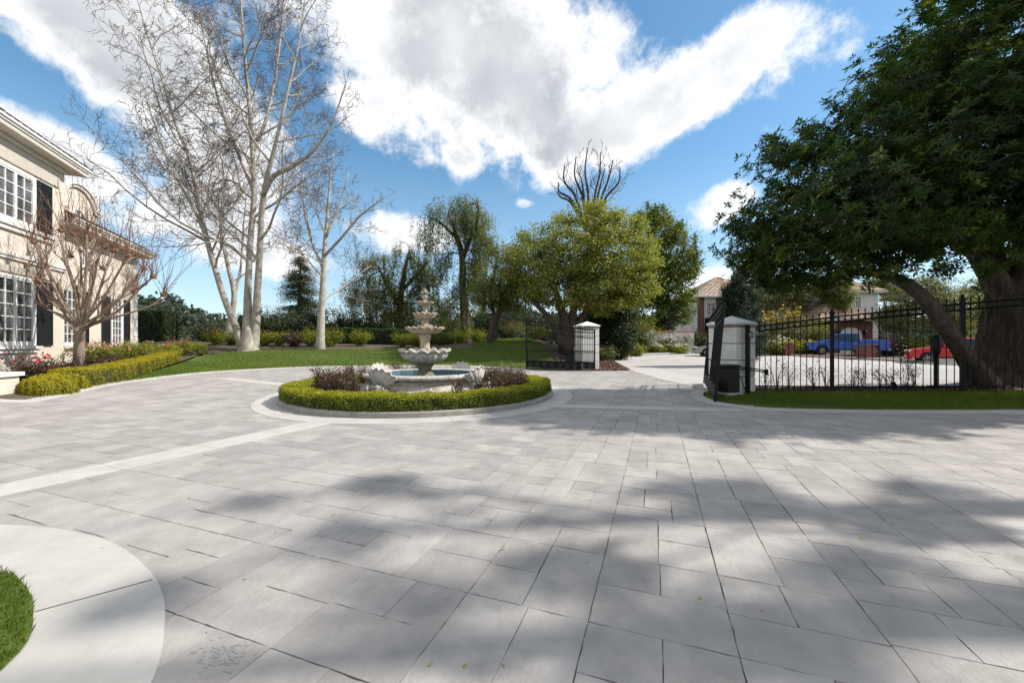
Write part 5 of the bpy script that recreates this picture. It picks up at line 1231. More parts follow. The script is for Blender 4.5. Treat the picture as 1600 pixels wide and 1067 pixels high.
def build_background_trees():
    def W_(px, py, Y): return atY(px, py, Y)
    # yellow-green spreading tree behind the left gate
    Y = 26.5; b = W_(884, 548, Y); b[2] = g1(b[0], b[1])
    T = [(pxs(Y, (884, 552, 0), (882, 510, 0), (876, 480, 0), (862, 440, -.4), (845, 400, -.8)), [.55, .36, .26, .18, .08]), (pxs(Y, (888, 545, .2), (893, 500, .3), (905, 455, .3), (925, 410, .2), (940, 370, 0)), [.4, .28, .22, .16, .07]),
         (pxs(Y, (880, 545, -.2), (868, 510, -.4), (840, 478, -.8), (815, 452, -1)), [.3, .22, .15, .07]), (pxs(Y, (890, 520, .2), (915, 488, .6), (950, 455, .8), (985, 430, .6)), [.3, .2, .14, .06])]
    def lb(px, py, rx, rz, ry, Y=Y, dy=0): c = W_(px, py, Y + dy); return (c, (rx * Y / F, ry, rz * Y / F))
    leafy_tree('spreading_tree', 'spreading yellow-green leafy tree behind the open left-hand gate', b, T, [lb(905, 392, 75, 62, 3.2), lb(965, 405, 58, 68, 3), lb(838, 415, 55, 52, 2.8), lb(985, 450, 38, 36, 2), lb(925, 352, 48, 34, 2), lb(870, 455, 60, 30, 2.5), lb(935, 455, 50, 40, 2.8)], 560, 100, .60, .18, .10, M['lf_yel'], M['bark_dark'], 61, shell=.55, gap=.2, r_max=.10, cl_tint=.3)
    # smaller leaning tree to its left
    Y = 29.0; b = W_(768, 536, Y); b[2] = g1(b[0], b[1])
    T = [(pxs(Y, (766, 540, 0), (772, 505, 0), (786, 478, 0), (802, 452, -.3), (815, 425, -.5)), [.34, .26, .2, .14, .06]), (pxs(Y, (774, 500, 0), (768, 470, .3), (772, 430, .5), (778, 395, .6)), [.18, .14, .1, .05])]
    leafy_tree('leaning_tree', 'slim leaning tree with dark trunk between the tall pepper tree and the yellow-green tree', b, T, [lb(790, 415, 38, 38, 2, Y), lb(768, 455, 32, 28, 2, Y), lb(812, 450, 30, 30, 2, Y)], 220, 110, .55, .17, .06, M['lf_pepper'], M['bark_dark'], 62, weep=.9, shell=.3, r_max=.08)
    # pepper trees
    Y = 36.0; b = W_(726, 540, Y); b[2] = g1(b[0], b[1])
    T = [(pxs(Y, (728, 545, 0), (727, 500, 0), (723, 450, 0), (722, 400, 0), (712, 365, .2), (700, 335, .3)), [.6, .42, .34, .28, .2, .08]), (pxs(Y, (722, 405, 0), (738, 365, -.3), (748, 335, -.5), (745, 312, -.5)), [.24, .18, .12, .05]), (pxs(Y, (716, 375, 0), (690, 350, .4), (668, 338, .6)), [.16, .12, .05])]
    leafy_tree('pepper_tree', 'tall weeping pepper tree with open crown behind the fountain', b, T, [lb(705, 335, 40, 28, 2.2, Y), lb(745, 330, 26, 24, 2, Y), lb(672, 340, 18, 20, 1.5, Y), lb(752, 375, 20, 26, 1.6, Y), lb(718, 320, 22, 20, 1.5, Y), lb(735, 430, 32, 32, 2, Y), lb(752, 405, 18, 22, 1.5, Y), lb(690, 372, 18, 20, 1.5, Y), lb(738, 350, 30, 24, 1.8, Y), lb(668, 368, 12, 20, 1.2, Y), lb(766, 372, 10, 24, 1.2, Y), lb(712, 480, 30, 40, 2.5, Y), lb(690, 400, 16, 20, 1.5, Y)], 360, 110, .6, .22, .06, M['lf_pepper'], M['bark_dark'], 63, gap=.12, weep=2.3, shell=.3, r_max=.1)
    Y = 38.0; b = W_(622, 540, Y); b[2] = g1(b[0], b[1])
    T = [(pxs(Y, (620, 545, 0), (622, 500, 0), (626, 465, 0), (632, 425, 0), (640, 390, 0)), [.5, .36, .28, .2, .07]), (pxs(Y, (624, 480, 0), (605, 445, -.4), (590, 415, -.6)), [.24, .17, .06]), (pxs(Y, (628, 455, 0), (655, 425, .4), (668, 410, .4)), [.18, .12, .05])]
    leafy_tree('pepper_tree', 'drooping grey-green pepper tree behind the long dark hedge', b, T, [lb(640, 410, 32, 32, 2.4, Y), lb(592, 425, 28, 34, 2.4, Y), lb(668, 450, 22, 38, 2.2, Y), lb(565, 450, 24, 26, 2, Y), lb(615, 470, 40, 30, 2.5, Y)], 360, 110, .65, .22, .06, M['lf_pepper'], M['bark_dark'], 64, weep=1.6, shell=.35, r_max=.1)
    # deep green tree right of the yellow-green one
    Y = 44.5; b = W_(1030, 530, Y); b[2] = g1(b[0], b[1])
    T = [(pxs(Y, (1030, 535, 0), (1030, 500, 0), (1032, 450, 0), (1030, 400, 0), (1022, 360, 0)), [.5, .36, .3, .22, .08]), (pxs(Y, (1031, 470, 0), (1050, 430, -.3), (1062, 395, -.4)), [.24, .17, .06])]
    leafy_tree('camphor_tree', 'dense deep-green tree standing right of the yellow-green tree', b, T, [lb(1020, 375, 40, 50, 2.8, Y), lb(1055, 400, 34, 46, 2.6, Y), lb(1045, 450, 36, 40, 2.6, Y), lb(1005, 440, 36, 50, 2.6, Y), lb(1075, 415, 18, 22, 1.5, Y), lb(1015, 345, 22, 22, 1.6, Y), lb(1050, 355, 16, 24, 1.4, Y), lb(1025, 490, 40, 32, 2.2, Y), lb(1062, 480, 20, 26, 1.6, Y)], 600, 100, .9, .23, .115, M['lf_dkgreen'], M['bark_dark'], 65, shell=.5, upshoot=.6, r_max=.1, cl_tint=.45)
    # dead pollarded tree far behind
    rng = np.random.default_rng(70); Y = 40.0; b = W_(920, 540, Y); b[2] = g1(b[0], b[1]); root = thing('pollard_tree', 'bare lopped tree rising above the yellow-green tree', 'tree', b)
    S = [(pxs(Y, (922, 545, 0), (922, 420, 0), (922, 345, 0), (918, 322, 0)), [.6, .45, .38, .34])]
    for (x, y, dy) in ((873, 285, .5), (882, 258, -.5), (900, 245, .8), (918, 232, -.3), (938, 238, .5), (958, 250, -.6), (969, 262, .4), (870, 300, -.8), (945, 265, 1.0), (905, 270, -1)):
        m1 = (920 + (x - 920) * .55, 322 - (322 - y) * .22, dy * .4); m2 = (920 + (x - 920) * .9 + (x * 7 % 9) - 4, 322 - (322 - y) * .6, dy * .8); S.append((pxs(Y, (920 + (x - 920) * .1, 352 + (x * 13 % 17), 0), m1, m2, (x, y, dy)), [.16, .12, .085, .05]))
    bare_tree(root, S, rng, M['bark_dark'], M['bark_dark'], spawn=(7, 5, 3), len_=(.40, .5, .55), ang=(42, 40, 38), up=(.16, .12, .1), t0=.3, rmin=.018)
    # clipped dark column beside the mulch, small cypress, juniper spire
    Y = 29.0; b = W_(964, 560, Y); b[2] = g1(b[0], b[1])
    leafy_tree('column_shrub', 'tall dark clipped shrub column beside the left-hand pillar mulch', b, [(np.array([b, b + (0, 0, 2), b + (0, 0, 4.6)]), [.16, .12, .04])], [(b + (0, 0, 2.4), (1.25, 1.2, 2.5)), (b + (-1.3, .5, 2.3), (1.1, 1.1, 2.4))], 420, 120, .42, .15, .07, M['lf_dark'], M['bark_dark'], 66, shell=.7, r_max=.03, cat='shrub')
    Y = 43.0; b = W_(1044, 530, Y); b[2] = g1(b[0], b[1])
    leafy_tree('cypress_tree', 'slender dark cypress in front of the deep-green tree behind the white wall', b, [(np.array([b, b + (0, 0, 3), b + (0, 0, 6.8)]), [.14, .1, .03])], [(b + (0, 0, 1.9), (.75, .75, 2.0)), (b + (0, 0, 4.3), (.6, .6, 2.4))], 120, 70, .35, .14, .04, M['lf_blue'], M['bark_dark'], 67, shell=.5, r_max=.02, along_up=1.5, upshoot=.4)
    Y = 23.0; b = W_(1152, 545, Y); b[2] = g1(b[0], b[1])
    leafy_tree('juniper_tree', 'blue-green upright juniper rising behind the right-hand pillar', b, [(np.array([b, b + (0, 0, 2.4), b + (.1, 0, 5.0)]), [.14, .1, .03])], [(b + (0, 0, 1.5), (1.15, 1.0, 1.4)), (b + (.0, 0, 3.0), (1.05, .9, 1.2)), (b + (.1, 0, 4.3), (.55, .5, 1.1)), (b + (-.5, 0, 3.9), (.4, .4, .9)), (b + (.65, 0, 3.7), (.35, .4, .8))], 400, 130, .3, .13, .04, M['lf_blue'], M['bark_dark'], 68, shell=.4, r_max=.02, along_up=1.8, upshoot=.5)
    # cedar behind the single-stemmed white tree
    rng = np.random.default_rng(81); Y = 40.0; b = W_(468, 540, Y); b[2] = g1(b[0], b[1]); top = W_(470, 402, Y); root = thing('cedar_tree', 'dark shaggy conifer behind the single-stemmed white tree', 'tree', b)
    H = top[2] - b[2]; tr = MB().tube([b, b + (0, 0, H * .5), top], [.3, .2, .03], 8); br = MB(); P = []; Al = []
    for k in range(150):
        t = rng.uniform(.06, 1) ** .9; a = rng.uniform(0, 2 * PI); l = 3.3 * (1 - t) ** .75 * rng.uniform(.6, 1.1) + .25; d = np.array((math.cos(a), math.sin(a), -.12)); s = b + (0, 0, H * t); e = s + d * l; br.tube([s, s * .5 + e * .5 + (0, 0, .1), e], [.05, .03, .01], 4, False)
        m = int(60 + 70 * l); w = rng.uniform(.15, 1, m)[:, None]; P.append(s + (e - s) * w + rng.normal(0, 1, (m, 3)) * (.10 + .18 * w) * (1, 1, .7) - (0, 0, .12)); Al.append(np.tile(d + (0, 0, -.4), (m, 1)))
    P = np.concatenate(P); t_ = add('trunk', tr, M['bark_dark'], root, True); lf = leaves(P, np.tile((0, 0, 1.), (len(P), 1)), .20, .05, rng, .8, along=np.concatenate(Al)); cr = leaf_obj('crown', [lf], M['lf_dark'], root); add('branches', br, M['bark_dark'], cr, kind='stuff')
build_background_trees()
def build_offside_trees():
    """trees standing right of the view; their broken shade lies over the foreground"""
    rng = np.random.default_rng(90)
    for i, (x, y, h, rx, ry, seed) in enumerate(((14.0, 2.7, 15, 4.2, 1.3, 91), (17, 4.3, 17, 4.6, 1.1, 92), (12.0, 1.6, 10.5, 3.4, .8, 93))):
        b = np.array((x, y, g1(x, y))); T = [(np.array([b, b + (.2, 0, h * .35), b + (-.2, .2, h * .7), b + (0, 0, h)]), [.4, .3, .2, .05])]
        lob = []
        for k in range(22): lob.append((b + (rng.uniform(-rx, rx), rng.uniform(-ry, ry), h * rng.uniform(.36, 1.0)), (rng.uniform(.3, .95), rng.uniform(.10, .24), rng.uniform(.15, .35))))
        leafy_tree('garden_tree', ('loose-leaved tall tree right of the drive casting the middle shade', 'tallest loose-leaved tree right of the drive casting the far left shade', 'low loose-leaved tree right of the drive casting the nearest shade', 'broad loose-leaved tree right of the drive beside the lawn strip')[i], b, T, lob, 88, 46, .27, .18, .09, M['lf_dark'], M['bark_mid'], seed, shell=.2, r_max=.08)
build_offside_trees()
# ================================================================== SHRUBS AND FLOWERS
def flower_mat(name, c): return leaf_mat(name, tuple(q * .75 for q in c), c, None, .3, .6, .2)
M['fl_pink'] = flower_mat('pink_petal', (.75, .34, .36)); M['fl_magenta'] = flower_mat('magenta_petal', (.65, .06, .22)); M['fl_red'] = flower_mat('red_petal', (.65, .03, .03))
M['fl_white'] = flower_mat('white_petal', (.75, .74, .68)); M['fl_yellow'] = flower_mat('yellow_petal', (.75, .55, .05)); M['fl_orange'] = flower_mat('orange_petal', (.80, .16, .02))
def bush(name, label, c, rx, ry, h, lm, seed, nst=34, per=55, L_=.075, W=.04, flowers=None, group=None, z=None, cat='shrub', low=.12, jit=.8, fsize=.06):
    rng = np.random.default_rng(seed); c = np.asarray(c, float)[:2]; zz = g1(*c) if z is None else z
    root = thing(name, label, cat, (*c, zz), group=group)
    st, lf = shrub_mesh(rng, (*c, zz), rx, ry, h, nst, per, L_, W, low=low, jit=jit)
    add('stem', st, M['rose_stem'], root, kind='stuff'); fo = leaf_obj('foliage', [lf], lm, root)
    if flowers:
        m, n = flowers; V = lf[0].reshape(-1, 4, 3)[:, 2]; o = unit(V - (c[0], c[1], zz + h * .3)); sc = (V[:, 2] - zz) / h + rng.uniform(0, .5, len(V)); k = np.argsort(-sc)[:n * 3]; k = rng.choice(k, n, replace=False)
        P = np.repeat(V[k] + o[k] * .02, 5, 0); leaf_obj('flowers', [leaves(P, np.repeat(o[k] + (0, -.3, .4), 5, 0), fsize, fsize * .8, rng, .5)], m, root, 'stuff')
    return root
def build_shrubs():
    # house bed
    spots = [((143, 548, 16.8), 1.0, .9, 1.05, 'lf_azalea', ('fl_pink', 34), 'pink-flowered azalea in the house bed just right of the crape myrtle trunk'),
             ((172, 545, 18.0), 1.0, .9, 1.1, 'lf_azalea', ('fl_pink', 36), 'pink-flowered azalea below the far house window'),
             ((200, 545, 18.8), 1.0, .9, 1.15, 'lf_azalea', ('fl_white', 20), 'yellow-green azalea by the far house corner'),
             ((228, 545, 20.4), 1.0, 1.0, 1.05, 'lf_azalea', ('fl_pink', 22), 'yellow-green azalea in front of the tall square hedge'),
             ((256, 545, 21.8), 1.0, 1.0, 1.0, 'lf_azalea', ('fl_magenta', 22), 'azalea with a few magenta flowers behind the rear hedge'),
             ((285, 545, 23.5), 1.0, 1.0, 1.0, 'lf_azalea', ('fl_magenta', 16), 'green azalea at the far end of the house bed'),
             ((158, 555, 15.4), .7, .6, .75, 'rose_leaf', None, 'dark red-leaved rose bush behind the front hedge right of the crape myrtle'),
             ((185, 556, 17.0), .7, .6, .7, 'rose_leaf', None, 'dark red-leaved rose bush below the azaleas in the house bed'),
             ((37, 560, 11.9), .75, .5, .95, 'rose_leaf', ('fl_red', 12), 'rose bush with red blooms under the ground floor window'),
             ((72, 566, 13.0), .6, .5, .75, 'rose_leaf', ('fl_red', 6), 'thin rose bush with red blooms at the front wall corner'),
             ((100, 572, 13.6), .5, .5, .6, 'rose_leaf', None, 'small dark rose bush left of the crape myrtle trunk'),
             ((212, 552, 19.6), .7, .6, .7, 'rose_leaf', None, 'dark red-leaved rose bush near the far end of the house bed')]
    for i, ((px, py, Y), rx, ry, h, m, fl, lab) in enumerate(spots):
        X = (px - HX) / F * Y; bush('rose_bush' if m == 'rose_leaf' else 'azalea_bush', lab, (X, Y), rx, ry, h, M[m], 200 + i, 40 if m != 'rose_leaf' else 24, 60 if m != 'rose_leaf' else 40, .08, .042, (M[fl[0]], fl[1]) if fl else None, group='shrubs in the house bed', cat='rose bush' if m == 'rose_leaf' else 'azalea')
    # border along the back of the lawn
    row = [(338, 27.8, 1.0, 1.2, 'lf_azalea', 'fl_magenta', 'green border shrub left of the leaning white tree'), (362, 28.6, 1.0, 1.1, 'lf_dkgreen', None, 'green border shrub at the foot of the leaning white tree'), (412, 28.0, .9, 1.1, 'lf_azalea', 'fl_magenta', 'border shrub with magenta flowers right of the three-stemmed tree'),
           (436, 28.4, 1.1, 1.15, 'lf_azalea', None, 'low green border shrub between the two white trees'), (460, 28.0, 1.0, 1.1, 'rose_leaf', None, 'red-brown border shrub between the two white trees'), (484, 28.0, 1.1, 1.35, 'lf_azalea', None, 'yellow-green border shrub left of the single white stem'),
           (516, 28.3, 1.1, 1.4, 'lf_azalea', None, 'yellow-green border shrub right of the single white stem'), (564, 29.2, 1.0, 1.25, 'lf_azalea', None, 'rounded yellow-green shrub in front of the long dark hedge'), (628, 29.0, 1.0, 1.2, 'lf_azalea', None, 'yellow-green shrub just left of the fountain tiers'),
           (650, 29.6, 1.0, 1.1, 'lf_azalea', None, 'yellow-green shrub behind the fountain tiers'), (690, 30.0, 1.2, 1.2, 'lf_dkgreen', None, 'dark green shrub just right of the fountain tiers'), (718, 31.0, 1.2, 1.2, 'lf_azalea', None, 'green shrub at the foot of the tall pepper tree'), (745, 31.8, 1.2, 1.1, 'lf_azalea', None, 'green shrub left of the leaning tree trunk'),
           (800, 34.5, 1.4, 1.9, 'lf_olive', 'fl_orange', 'olive shrub with orange blooms right of the leaning tree trunk'), (835, 35.0, 1.6, 1.9, 'lf_azalea', None, 'light green shrub seen through the left-hand gate')]
    for i, (px, Y, rx, h, m, fl, lab) in enumerate(row):
        X = (px - HX) / F * Y; bush('border_shrub', lab, (X, Y), rx, .9, h, M[m], 240 + i, 36, 55, .11, .058, (M[fl], 16) if fl else None, group='shrubs along the back of the lawn')
    # dark understorey below the pepper trees
    WHERE = ('right of the three-stemmed white tree', 'left of the dark conifer', 'right of the single-stemmed white tree', 'at the left end of the long dark hedge', 'behind the left half of the long hedge', 'behind the drooping pepper tree', 'between the two pepper trees, the tallest one', 'at the left foot of the tall pepper tree',
             'right of the tall pepper trunk', 'behind the leaning tree trunk', 'left of the yellow-green tree trunks', 'behind the yellow-green tree trunks', 'above the left-hand white pillar', 'behind the clipped shrub column', 'behind the foot of the three-stemmed white tree', 'low down left of the leaning white tree')
    rng = np.random.default_rng(12)
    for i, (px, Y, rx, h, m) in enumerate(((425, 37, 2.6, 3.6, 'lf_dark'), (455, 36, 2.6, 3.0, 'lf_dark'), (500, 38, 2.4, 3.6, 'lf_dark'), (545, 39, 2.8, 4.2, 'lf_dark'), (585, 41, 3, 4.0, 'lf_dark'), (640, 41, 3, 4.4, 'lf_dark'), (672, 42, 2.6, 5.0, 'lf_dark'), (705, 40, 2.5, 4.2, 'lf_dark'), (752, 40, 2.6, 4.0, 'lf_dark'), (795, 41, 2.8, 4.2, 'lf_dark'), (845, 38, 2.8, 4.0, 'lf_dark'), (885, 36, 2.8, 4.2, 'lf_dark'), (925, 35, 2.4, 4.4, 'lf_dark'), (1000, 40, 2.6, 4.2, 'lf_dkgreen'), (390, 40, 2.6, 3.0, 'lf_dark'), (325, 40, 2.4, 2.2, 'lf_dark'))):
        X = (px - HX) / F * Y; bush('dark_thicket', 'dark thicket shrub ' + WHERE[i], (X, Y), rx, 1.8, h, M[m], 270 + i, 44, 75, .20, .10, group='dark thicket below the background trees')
build_shrubs()

# ================================================================== ACROSS THE STREET
M['brick'] = mat('red_brick', (.17, .07, .05), .9, col2=(.24, .11, .085), scale=14, bump=.5, bscale=40)
M['terracotta'] = mat('terracotta', (.42, .15, .08), .85, var=.25, scale=6, island=.25)
M['wallwhite'] = mat('white_render', (.74, .72, .69), .9, var=.05, scale=2, bump=.2)
def build_far_houses():
    rng = np.random.default_rng(33); I4 = Matrix.Identity(4)
    root = thing('brick_house', 'brick and white house with tan tiled hip roofs across the street', 'house', (30, 50, .7))
    def block(x0, x1, y0, y1, z0, z1, m): b = MB(); lbox(b, x0, x1, y0, y1, z0, z1, 0, I4); return add('wall', b, M[m], root)
    def hip(x0, x1, y0, y1, z, rise, ov=.7):
        x0, x1, y0, y1 = x0 - ov, x1 + ov, y0 - ov, y1 + ov; mb = MB(); k = min(x1 - x0, y1 - y0) / 2
        if x1 - x0 >= y1 - y0: a, b = (x0 + k, (y0 + y1) / 2, z + rise), (x1 - k, (y0 + y1) / 2, z + rise)
        else: a, b = ((x0 + x1) / 2, y0 + k, z + rise), ((x0 + x1) / 2, y1 - k, z + rise)
        if x1 - x0 >= y1 - y0: sl = [((x0, y0, z), (x1, y0, z), a, b), ((x0, y1, z), (x0, y0, z), a, a), ((x1, y0, z), (x1, y1, z), b, b)]
        else: sl = [((x0, y0, z), (x1, y0, z), a, a), ((x0, y1, z), (x0, y0, z), b, a), ((x1, y0, z), (x1, y1, z), a, b)]
        for s in sl: tiled_slope(mb, *s, step=.36, lap=.05, piece=.6, rng=rng)
        r = add('roof', mb, M['roof_tan'], root); f = MB(); lbox(f, x0, x1, y0, y1, z - .22, z - .03, 0, I4); add('eave', f, M['trim'], r)
    Y = 50; X = lambda px, Y=50: (px - HX) / F * Y; Z = lambda py, Y=50: CAMZ + (HY - py) / F * Y
    block(X(1092), X(1210), 50, 60, 0, 7.5, 'wallwhite'); hip(X(1092), X(1210), 50, 60, 7.6, 3.2)
    for (a, b) in ((1090, 1099), (1119, 1127)): q = MB(); lbox(q, X(a), X(b), 49.75, 50.05, .3, 7.5, 0, I4); add('brick_pier', q, M['brick'], root)
    q = MB(); lbox(q, X(1090), X(1210), 49.8, 50.02, .3, 3.4, 0, I4); add('brick_base', q, M['brick'], root)
    for (a, b, c, d) in ((1103, 1118, 494, 472), (1150, 1168, 494, 472)): window(root, X(a), X(b), Z(c), Z(d), 0, 2, 2, 3, Matrix.Translation(Vector((0, 50, 0))) @ Matrix.Scale(-1, 4, Vector((0, 1, 0))), bar=.05)
    q = MB(); lbox(q, X(1101), X(1121), 49.2, 49.9, Z(516), Z(497), 0, I4); add('balcony', q, M['black'], root)
    # white bay with its own hip roof
    Y = 46; block(X(1288, 46), X(1372, 46), 46, 54, 0, Z(456, 46), 'wallwhite'); hip(X(1288, 46), X(1372, 46), 46, 54, Z(456, 46) + .1, 2.4, .6)
    for (a, b) in ((1317, 1331), (1335, 1346)): window(root, X(a, 46), X(b, 46), Z(483, 46), Z(463, 46), 0, 1, 3, 4, Matrix.Translation(Vector((0, 46, 0))) @ Matrix.Scale(-1, 4, Vector((0, 1, 0))), bar=.05)
    Y = 42; block(X(1282, 42), X(1362, 42), 42, 46, 0, Z(500, 42), 'brick'); hip(X(1282, 42), X(1356, 42), 42, 47, Z(498, 42), 2.0, .6)
    ar = MB(); pts = [(X(1312, 42), .3), (X(1346, 42), .3), (X(1346, 42), 2.6)] + [((X(1312, 42) + X(1346, 42)) / 2 + (X(1346, 42) - X(1312, 42)) / 2 * math.cos(t), 2.6 + .7 * math.sin(t)) for t in np.linspace(.1, PI - .1, 9)] + [(X(1312, 42), 2.6)]
    add('garage_door', ar.extrude([(x, 41.93, z) for x, z in pts], (0, .06, 0)), M['wallwhite'], root, recalc=True)
    for px in (1308, 1349): q = MB(); q.lathe([(.02, 0), (.14, .05), (.18, .4), (.10, .5), (.02, .6)], 8, (X(px, 42), 41.8, 2.5)); add('lantern', q, M['black'], root)
    block(X(1210), X(1292), 49, 58, 0, 6.4, 'wallwhite'); hip(X(1210), X(1292), 49, 58, 6.5, 2.6)
    # garden wall with tile cap
    w = thing('garden_wall', 'white garden wall with terracotta coping across the street', 'wall', (X(1005, 42), 42, .6))
    for (a, b, t, y) in ((992, 1022, 514, 42.0), (1022, 1086, 518.5, 42.2)):
        q = MB(); lbox(q, X(a, 42), X(b, 42) - .005, y, y + .3, .2, Z(t, 42), 0, I4); add('wall', q, M['wallwhite'], w)
        x = X(a, 42)
        while x < X(b, 42) - .1: t_ = MB(); t_.box((x + .14, y + .15, Z(t, 42) + .06), (.27, .5, .12), b=.03); add('coping_tile', t_, M['terracotta'], w); x += .28
build_far_houses()

M['paint_blue'] = mat('blue_paint', (.010, .085, .40), .35, var=.05, spec=.5, coat=.3); M['paint_red'] = mat('red_paint', (.50, .010, .014), .35, var=.05, spec=.5, coat=.3); M['paint_silver'] = mat('silver_paint', (.36, .36, .35), .3, var=.04, metal=.5, coat=.8)
M['tyre'] = mat('tyre', (.015, .015, .015), .9, var=.2); M['rim'] = mat('alloy_rim', (.42, .42, .43), .35, metal=.7, var=.05); M['lamp'] = mat('lamp_glass', (.65, .66, .68), .15, var=.05, spec=.8); M['taillamp'] = mat('tail_lamp', (.5, .01, .01), .2, var=.05)
def vehicle(name, label, loc, rz, m, wb, wr, w, lower, cabin, win_split, pickup=None, front_dark=False, cat='car'):
    """x forward. lower: outline (x,z) of the body; cabin: outline of the glasshouse"""
    root = thing(name, label, cat, loc, rz)
    def arch(x): return [(x + (wr + .07) * math.cos(t), wr + (wr + .07) * math.sin(t)) for t in np.linspace(0, PI, 11)]
    def loft(out, ws, ins, nm, mt, par):
        out = np.array(out); c = out.mean(0); mb = MB(); n = len(out); rows = []
        for y, s in zip(ws, ins): o = c + (out - c) * np.array(s); rows.append(np.c_[o[:, 0], np.full(n, y), o[:, 1]])
        V = np.concatenate(rows); i = np.arange(n); j = (i + 1) % n
        mb.raw(V, [np.concatenate([np.stack([k * n + i, k * n + j, (k + 1) * n + j, (k + 1) * n + i], 1) for k in range(len(rows) - 1)]), np.arange(n)[None, ::-1], (np.arange(n) + n * (len(rows) - 1))[None, :]])
        return add(nm, mb, mt, par, local=True, recalc=True)
    x0, x1 = wb
    # lower outline runs from the rear bottom, over both arches, round the nose and back along the top
    bottom = [(lower[0][0], lower[0][1])] + arch(x1) + arch(x0) + [(lower[-1][0], lower[-1][1])]
    out = bottom + lower[::-1][1:-1]
    body = loft(out, [-w / 2, -w / 2 + .05, w / 2 - .05, w / 2], [(.992, .965), (1, 1), (1, 1), (.992, .965)], 'body', m, root)
    ca = np.array(cabin)
    cab = loft(ca, [-w / 2 + .17, -w / 2 + .06, w / 2 - .06, w / 2 - .17], [(.93, 1.0), (1, .86), (1, .86), (.93, 1.0)], 'cabin', m, root)
    # windows: side glass, screens
    zb, zt = ca[:, 1].min(), ca[:, 1].max(); c = ca.mean(0)
    for s in (-1, 1):
        for (a, b) in win_split:
            pts = []
            for (fx, fz) in ((a, .12), (b, .12), (b, .86), (a, .86)):
                z = zb + (zt - zb) * fz; k = np.interp(fz, [0, 1], [0, 1]); xs = [ca[ca[:, 1] < zb + .05][:, 0].min(), ca[ca[:, 1] < zb + .05][:, 0].max()]; xt = [ca[ca[:, 1] > zt - .12][:, 0].min(), ca[ca[:, 1] > zt - .12][:, 0].max()]
                xa, xb = xs[0] + (xt[0] - xs[0]) * k, xs[1] + (xt[1] - xs[1]) * k; y = s * (w / 2 - .055 - .11 * k + .012); pts.append((xa + (xb - xa) * fx, y, z))
            add('side_window', MB().extrude(pts, (0, -s * .02, 0)), M['carglass'], root, local=True, recalc=True)
    for front in (1, -1):
        xb_ = (ca[ca[:, 1] < zb + .05][:, 0].max() if front > 0 else ca[ca[:, 1] < zb + .05][:, 0].min()); xt_ = (ca[ca[:, 1] > zt - .12][:, 0].max() if front > 0 else ca[ca[:, 1] > zt - .12][:, 0].min())
        P = [(xb_ + (xt_ - xb_) * k + front * .012, sy * (w / 2 - .17 - .08 * k), zb + (zt - zb) * k) for k, sy in ((.1, -1), (.1, 1), (.9, 1), (.9, -1))]
        add('windscreen' if front > 0 else 'rear_window', MB().extrude(P, (-front * .02, 0, 0)), M['carglass'], root, local=True, recalc=True)
    for x in (x0, x1):
        for s in (-1, 1):
            y = s * (w / 2 - .11); t = MB(); pr = [(wr * .62, -.11), (wr * .95, -.11), (wr, -.07), (wr, .07), (wr * .95, .11), (wr * .62, .11)]
            th = np.arange(28) * 2 * PI / 28; V = np.concatenate([np.c_[x + r_ * np.cos(th), np.full(28, y + d), wr + r_ * np.sin(th)] for r_, d in pr]); i = np.arange(28); j = (i + 1) % 28
            t.raw(V, np.concatenate([np.stack([k * 28 + i, k * 28 + j, (k + 1) * 28 + j, (k + 1) * 28 + i], 1) for k in range(5)])); wh = add('wheel', t, M['tyre'], root, True, local=True, recalc=True)
            rm = MB()
            for k in range(5):
                a = 2 * PI * k / 5
                for da in (-.17, .17): rm.tube([(x, y + s * .09, wr), (x + wr * .6 * math.cos(a + da), y + s * .075, wr + wr * .6 * math.sin(a + da))], .028, 4)
            rm.tube([(x + wr * .61 * math.cos(q), y + s * .08, wr + wr * .61 * math.sin(q)) for q in np.linspace(0, 2 * PI, 25)], .022, 5); rm.tube([(x, y + s * .05, wr), (x, y + s * .10, wr)], .06, 10)
            add('rim', rm, M['rim'], wh, local=True)
            add('wheel_well', MB().tube([(x, s * (w / 2 - .30), wr), (x, s * (w / 2 - .24), wr)], wr + .06, 20), M['black_plastic'], root, local=True)
    fx = max(p[0] for p in lower); rx = min(p[0] for p in lower)
    hz = [p[1] for p in lower]; zf = wr * 2.05
    for s in (-1, 1):
        add('headlight', MB().box((fx - .10, s * (w / 2 - .27), zf + .08), (.26, .40, .17), b=.04), M['lamp'], root, local=True)
        add('tail_light', MB().box((rx + .05, s * (w / 2 - .14), zf + .2), (.14, .24, .26), b=.03), M['taillamp'], root, local=True)
        add('door_mirror', MB().box((ca[:, 0].max() - .55, s * (w / 2 + .06), zb + .1), (.14, .2, .15), b=.03), m, root, local=True)
        for dx in (.42, -.55): add('door_handle', MB().box(((x0 + x1) / 2 + dx, s * (w / 2 + .008), zb - .12), (.2, .03, .035), b=.008), M['rim'], root, local=True)
        dl = MB()
        for dx in (.95, -.08, -1.0): dl.box(((x0 + x1) / 2 + dx, s * (w / 2 + .001), (wr + zb) / 2 + .1), (.014, .006, zb - wr - .1))
        add('door_gap', dl, M['black_plastic'], root, local=True)
    for s in (-1, 1): add('rocker_trim', MB().box(((x0 + x1) / 2, s * (w / 2 - .02), lower[0][1] + .05), (x1 - x0 - 2 * wr - .2, .06, .10), b=.01), M['black_plastic'], root, local=True)
    add('grille', MB().box((fx + .0, 0, zf + .02), (.06, w * .52, .30 if front_dark else .16), b=.02), M['black_plastic'], root, local=True)
    add('front_bumper', MB().box((fx - .05, 0, wr + .06), (.22, w * .94, .26), b=.06), M['black_plastic'] if front_dark else m, root, local=True)
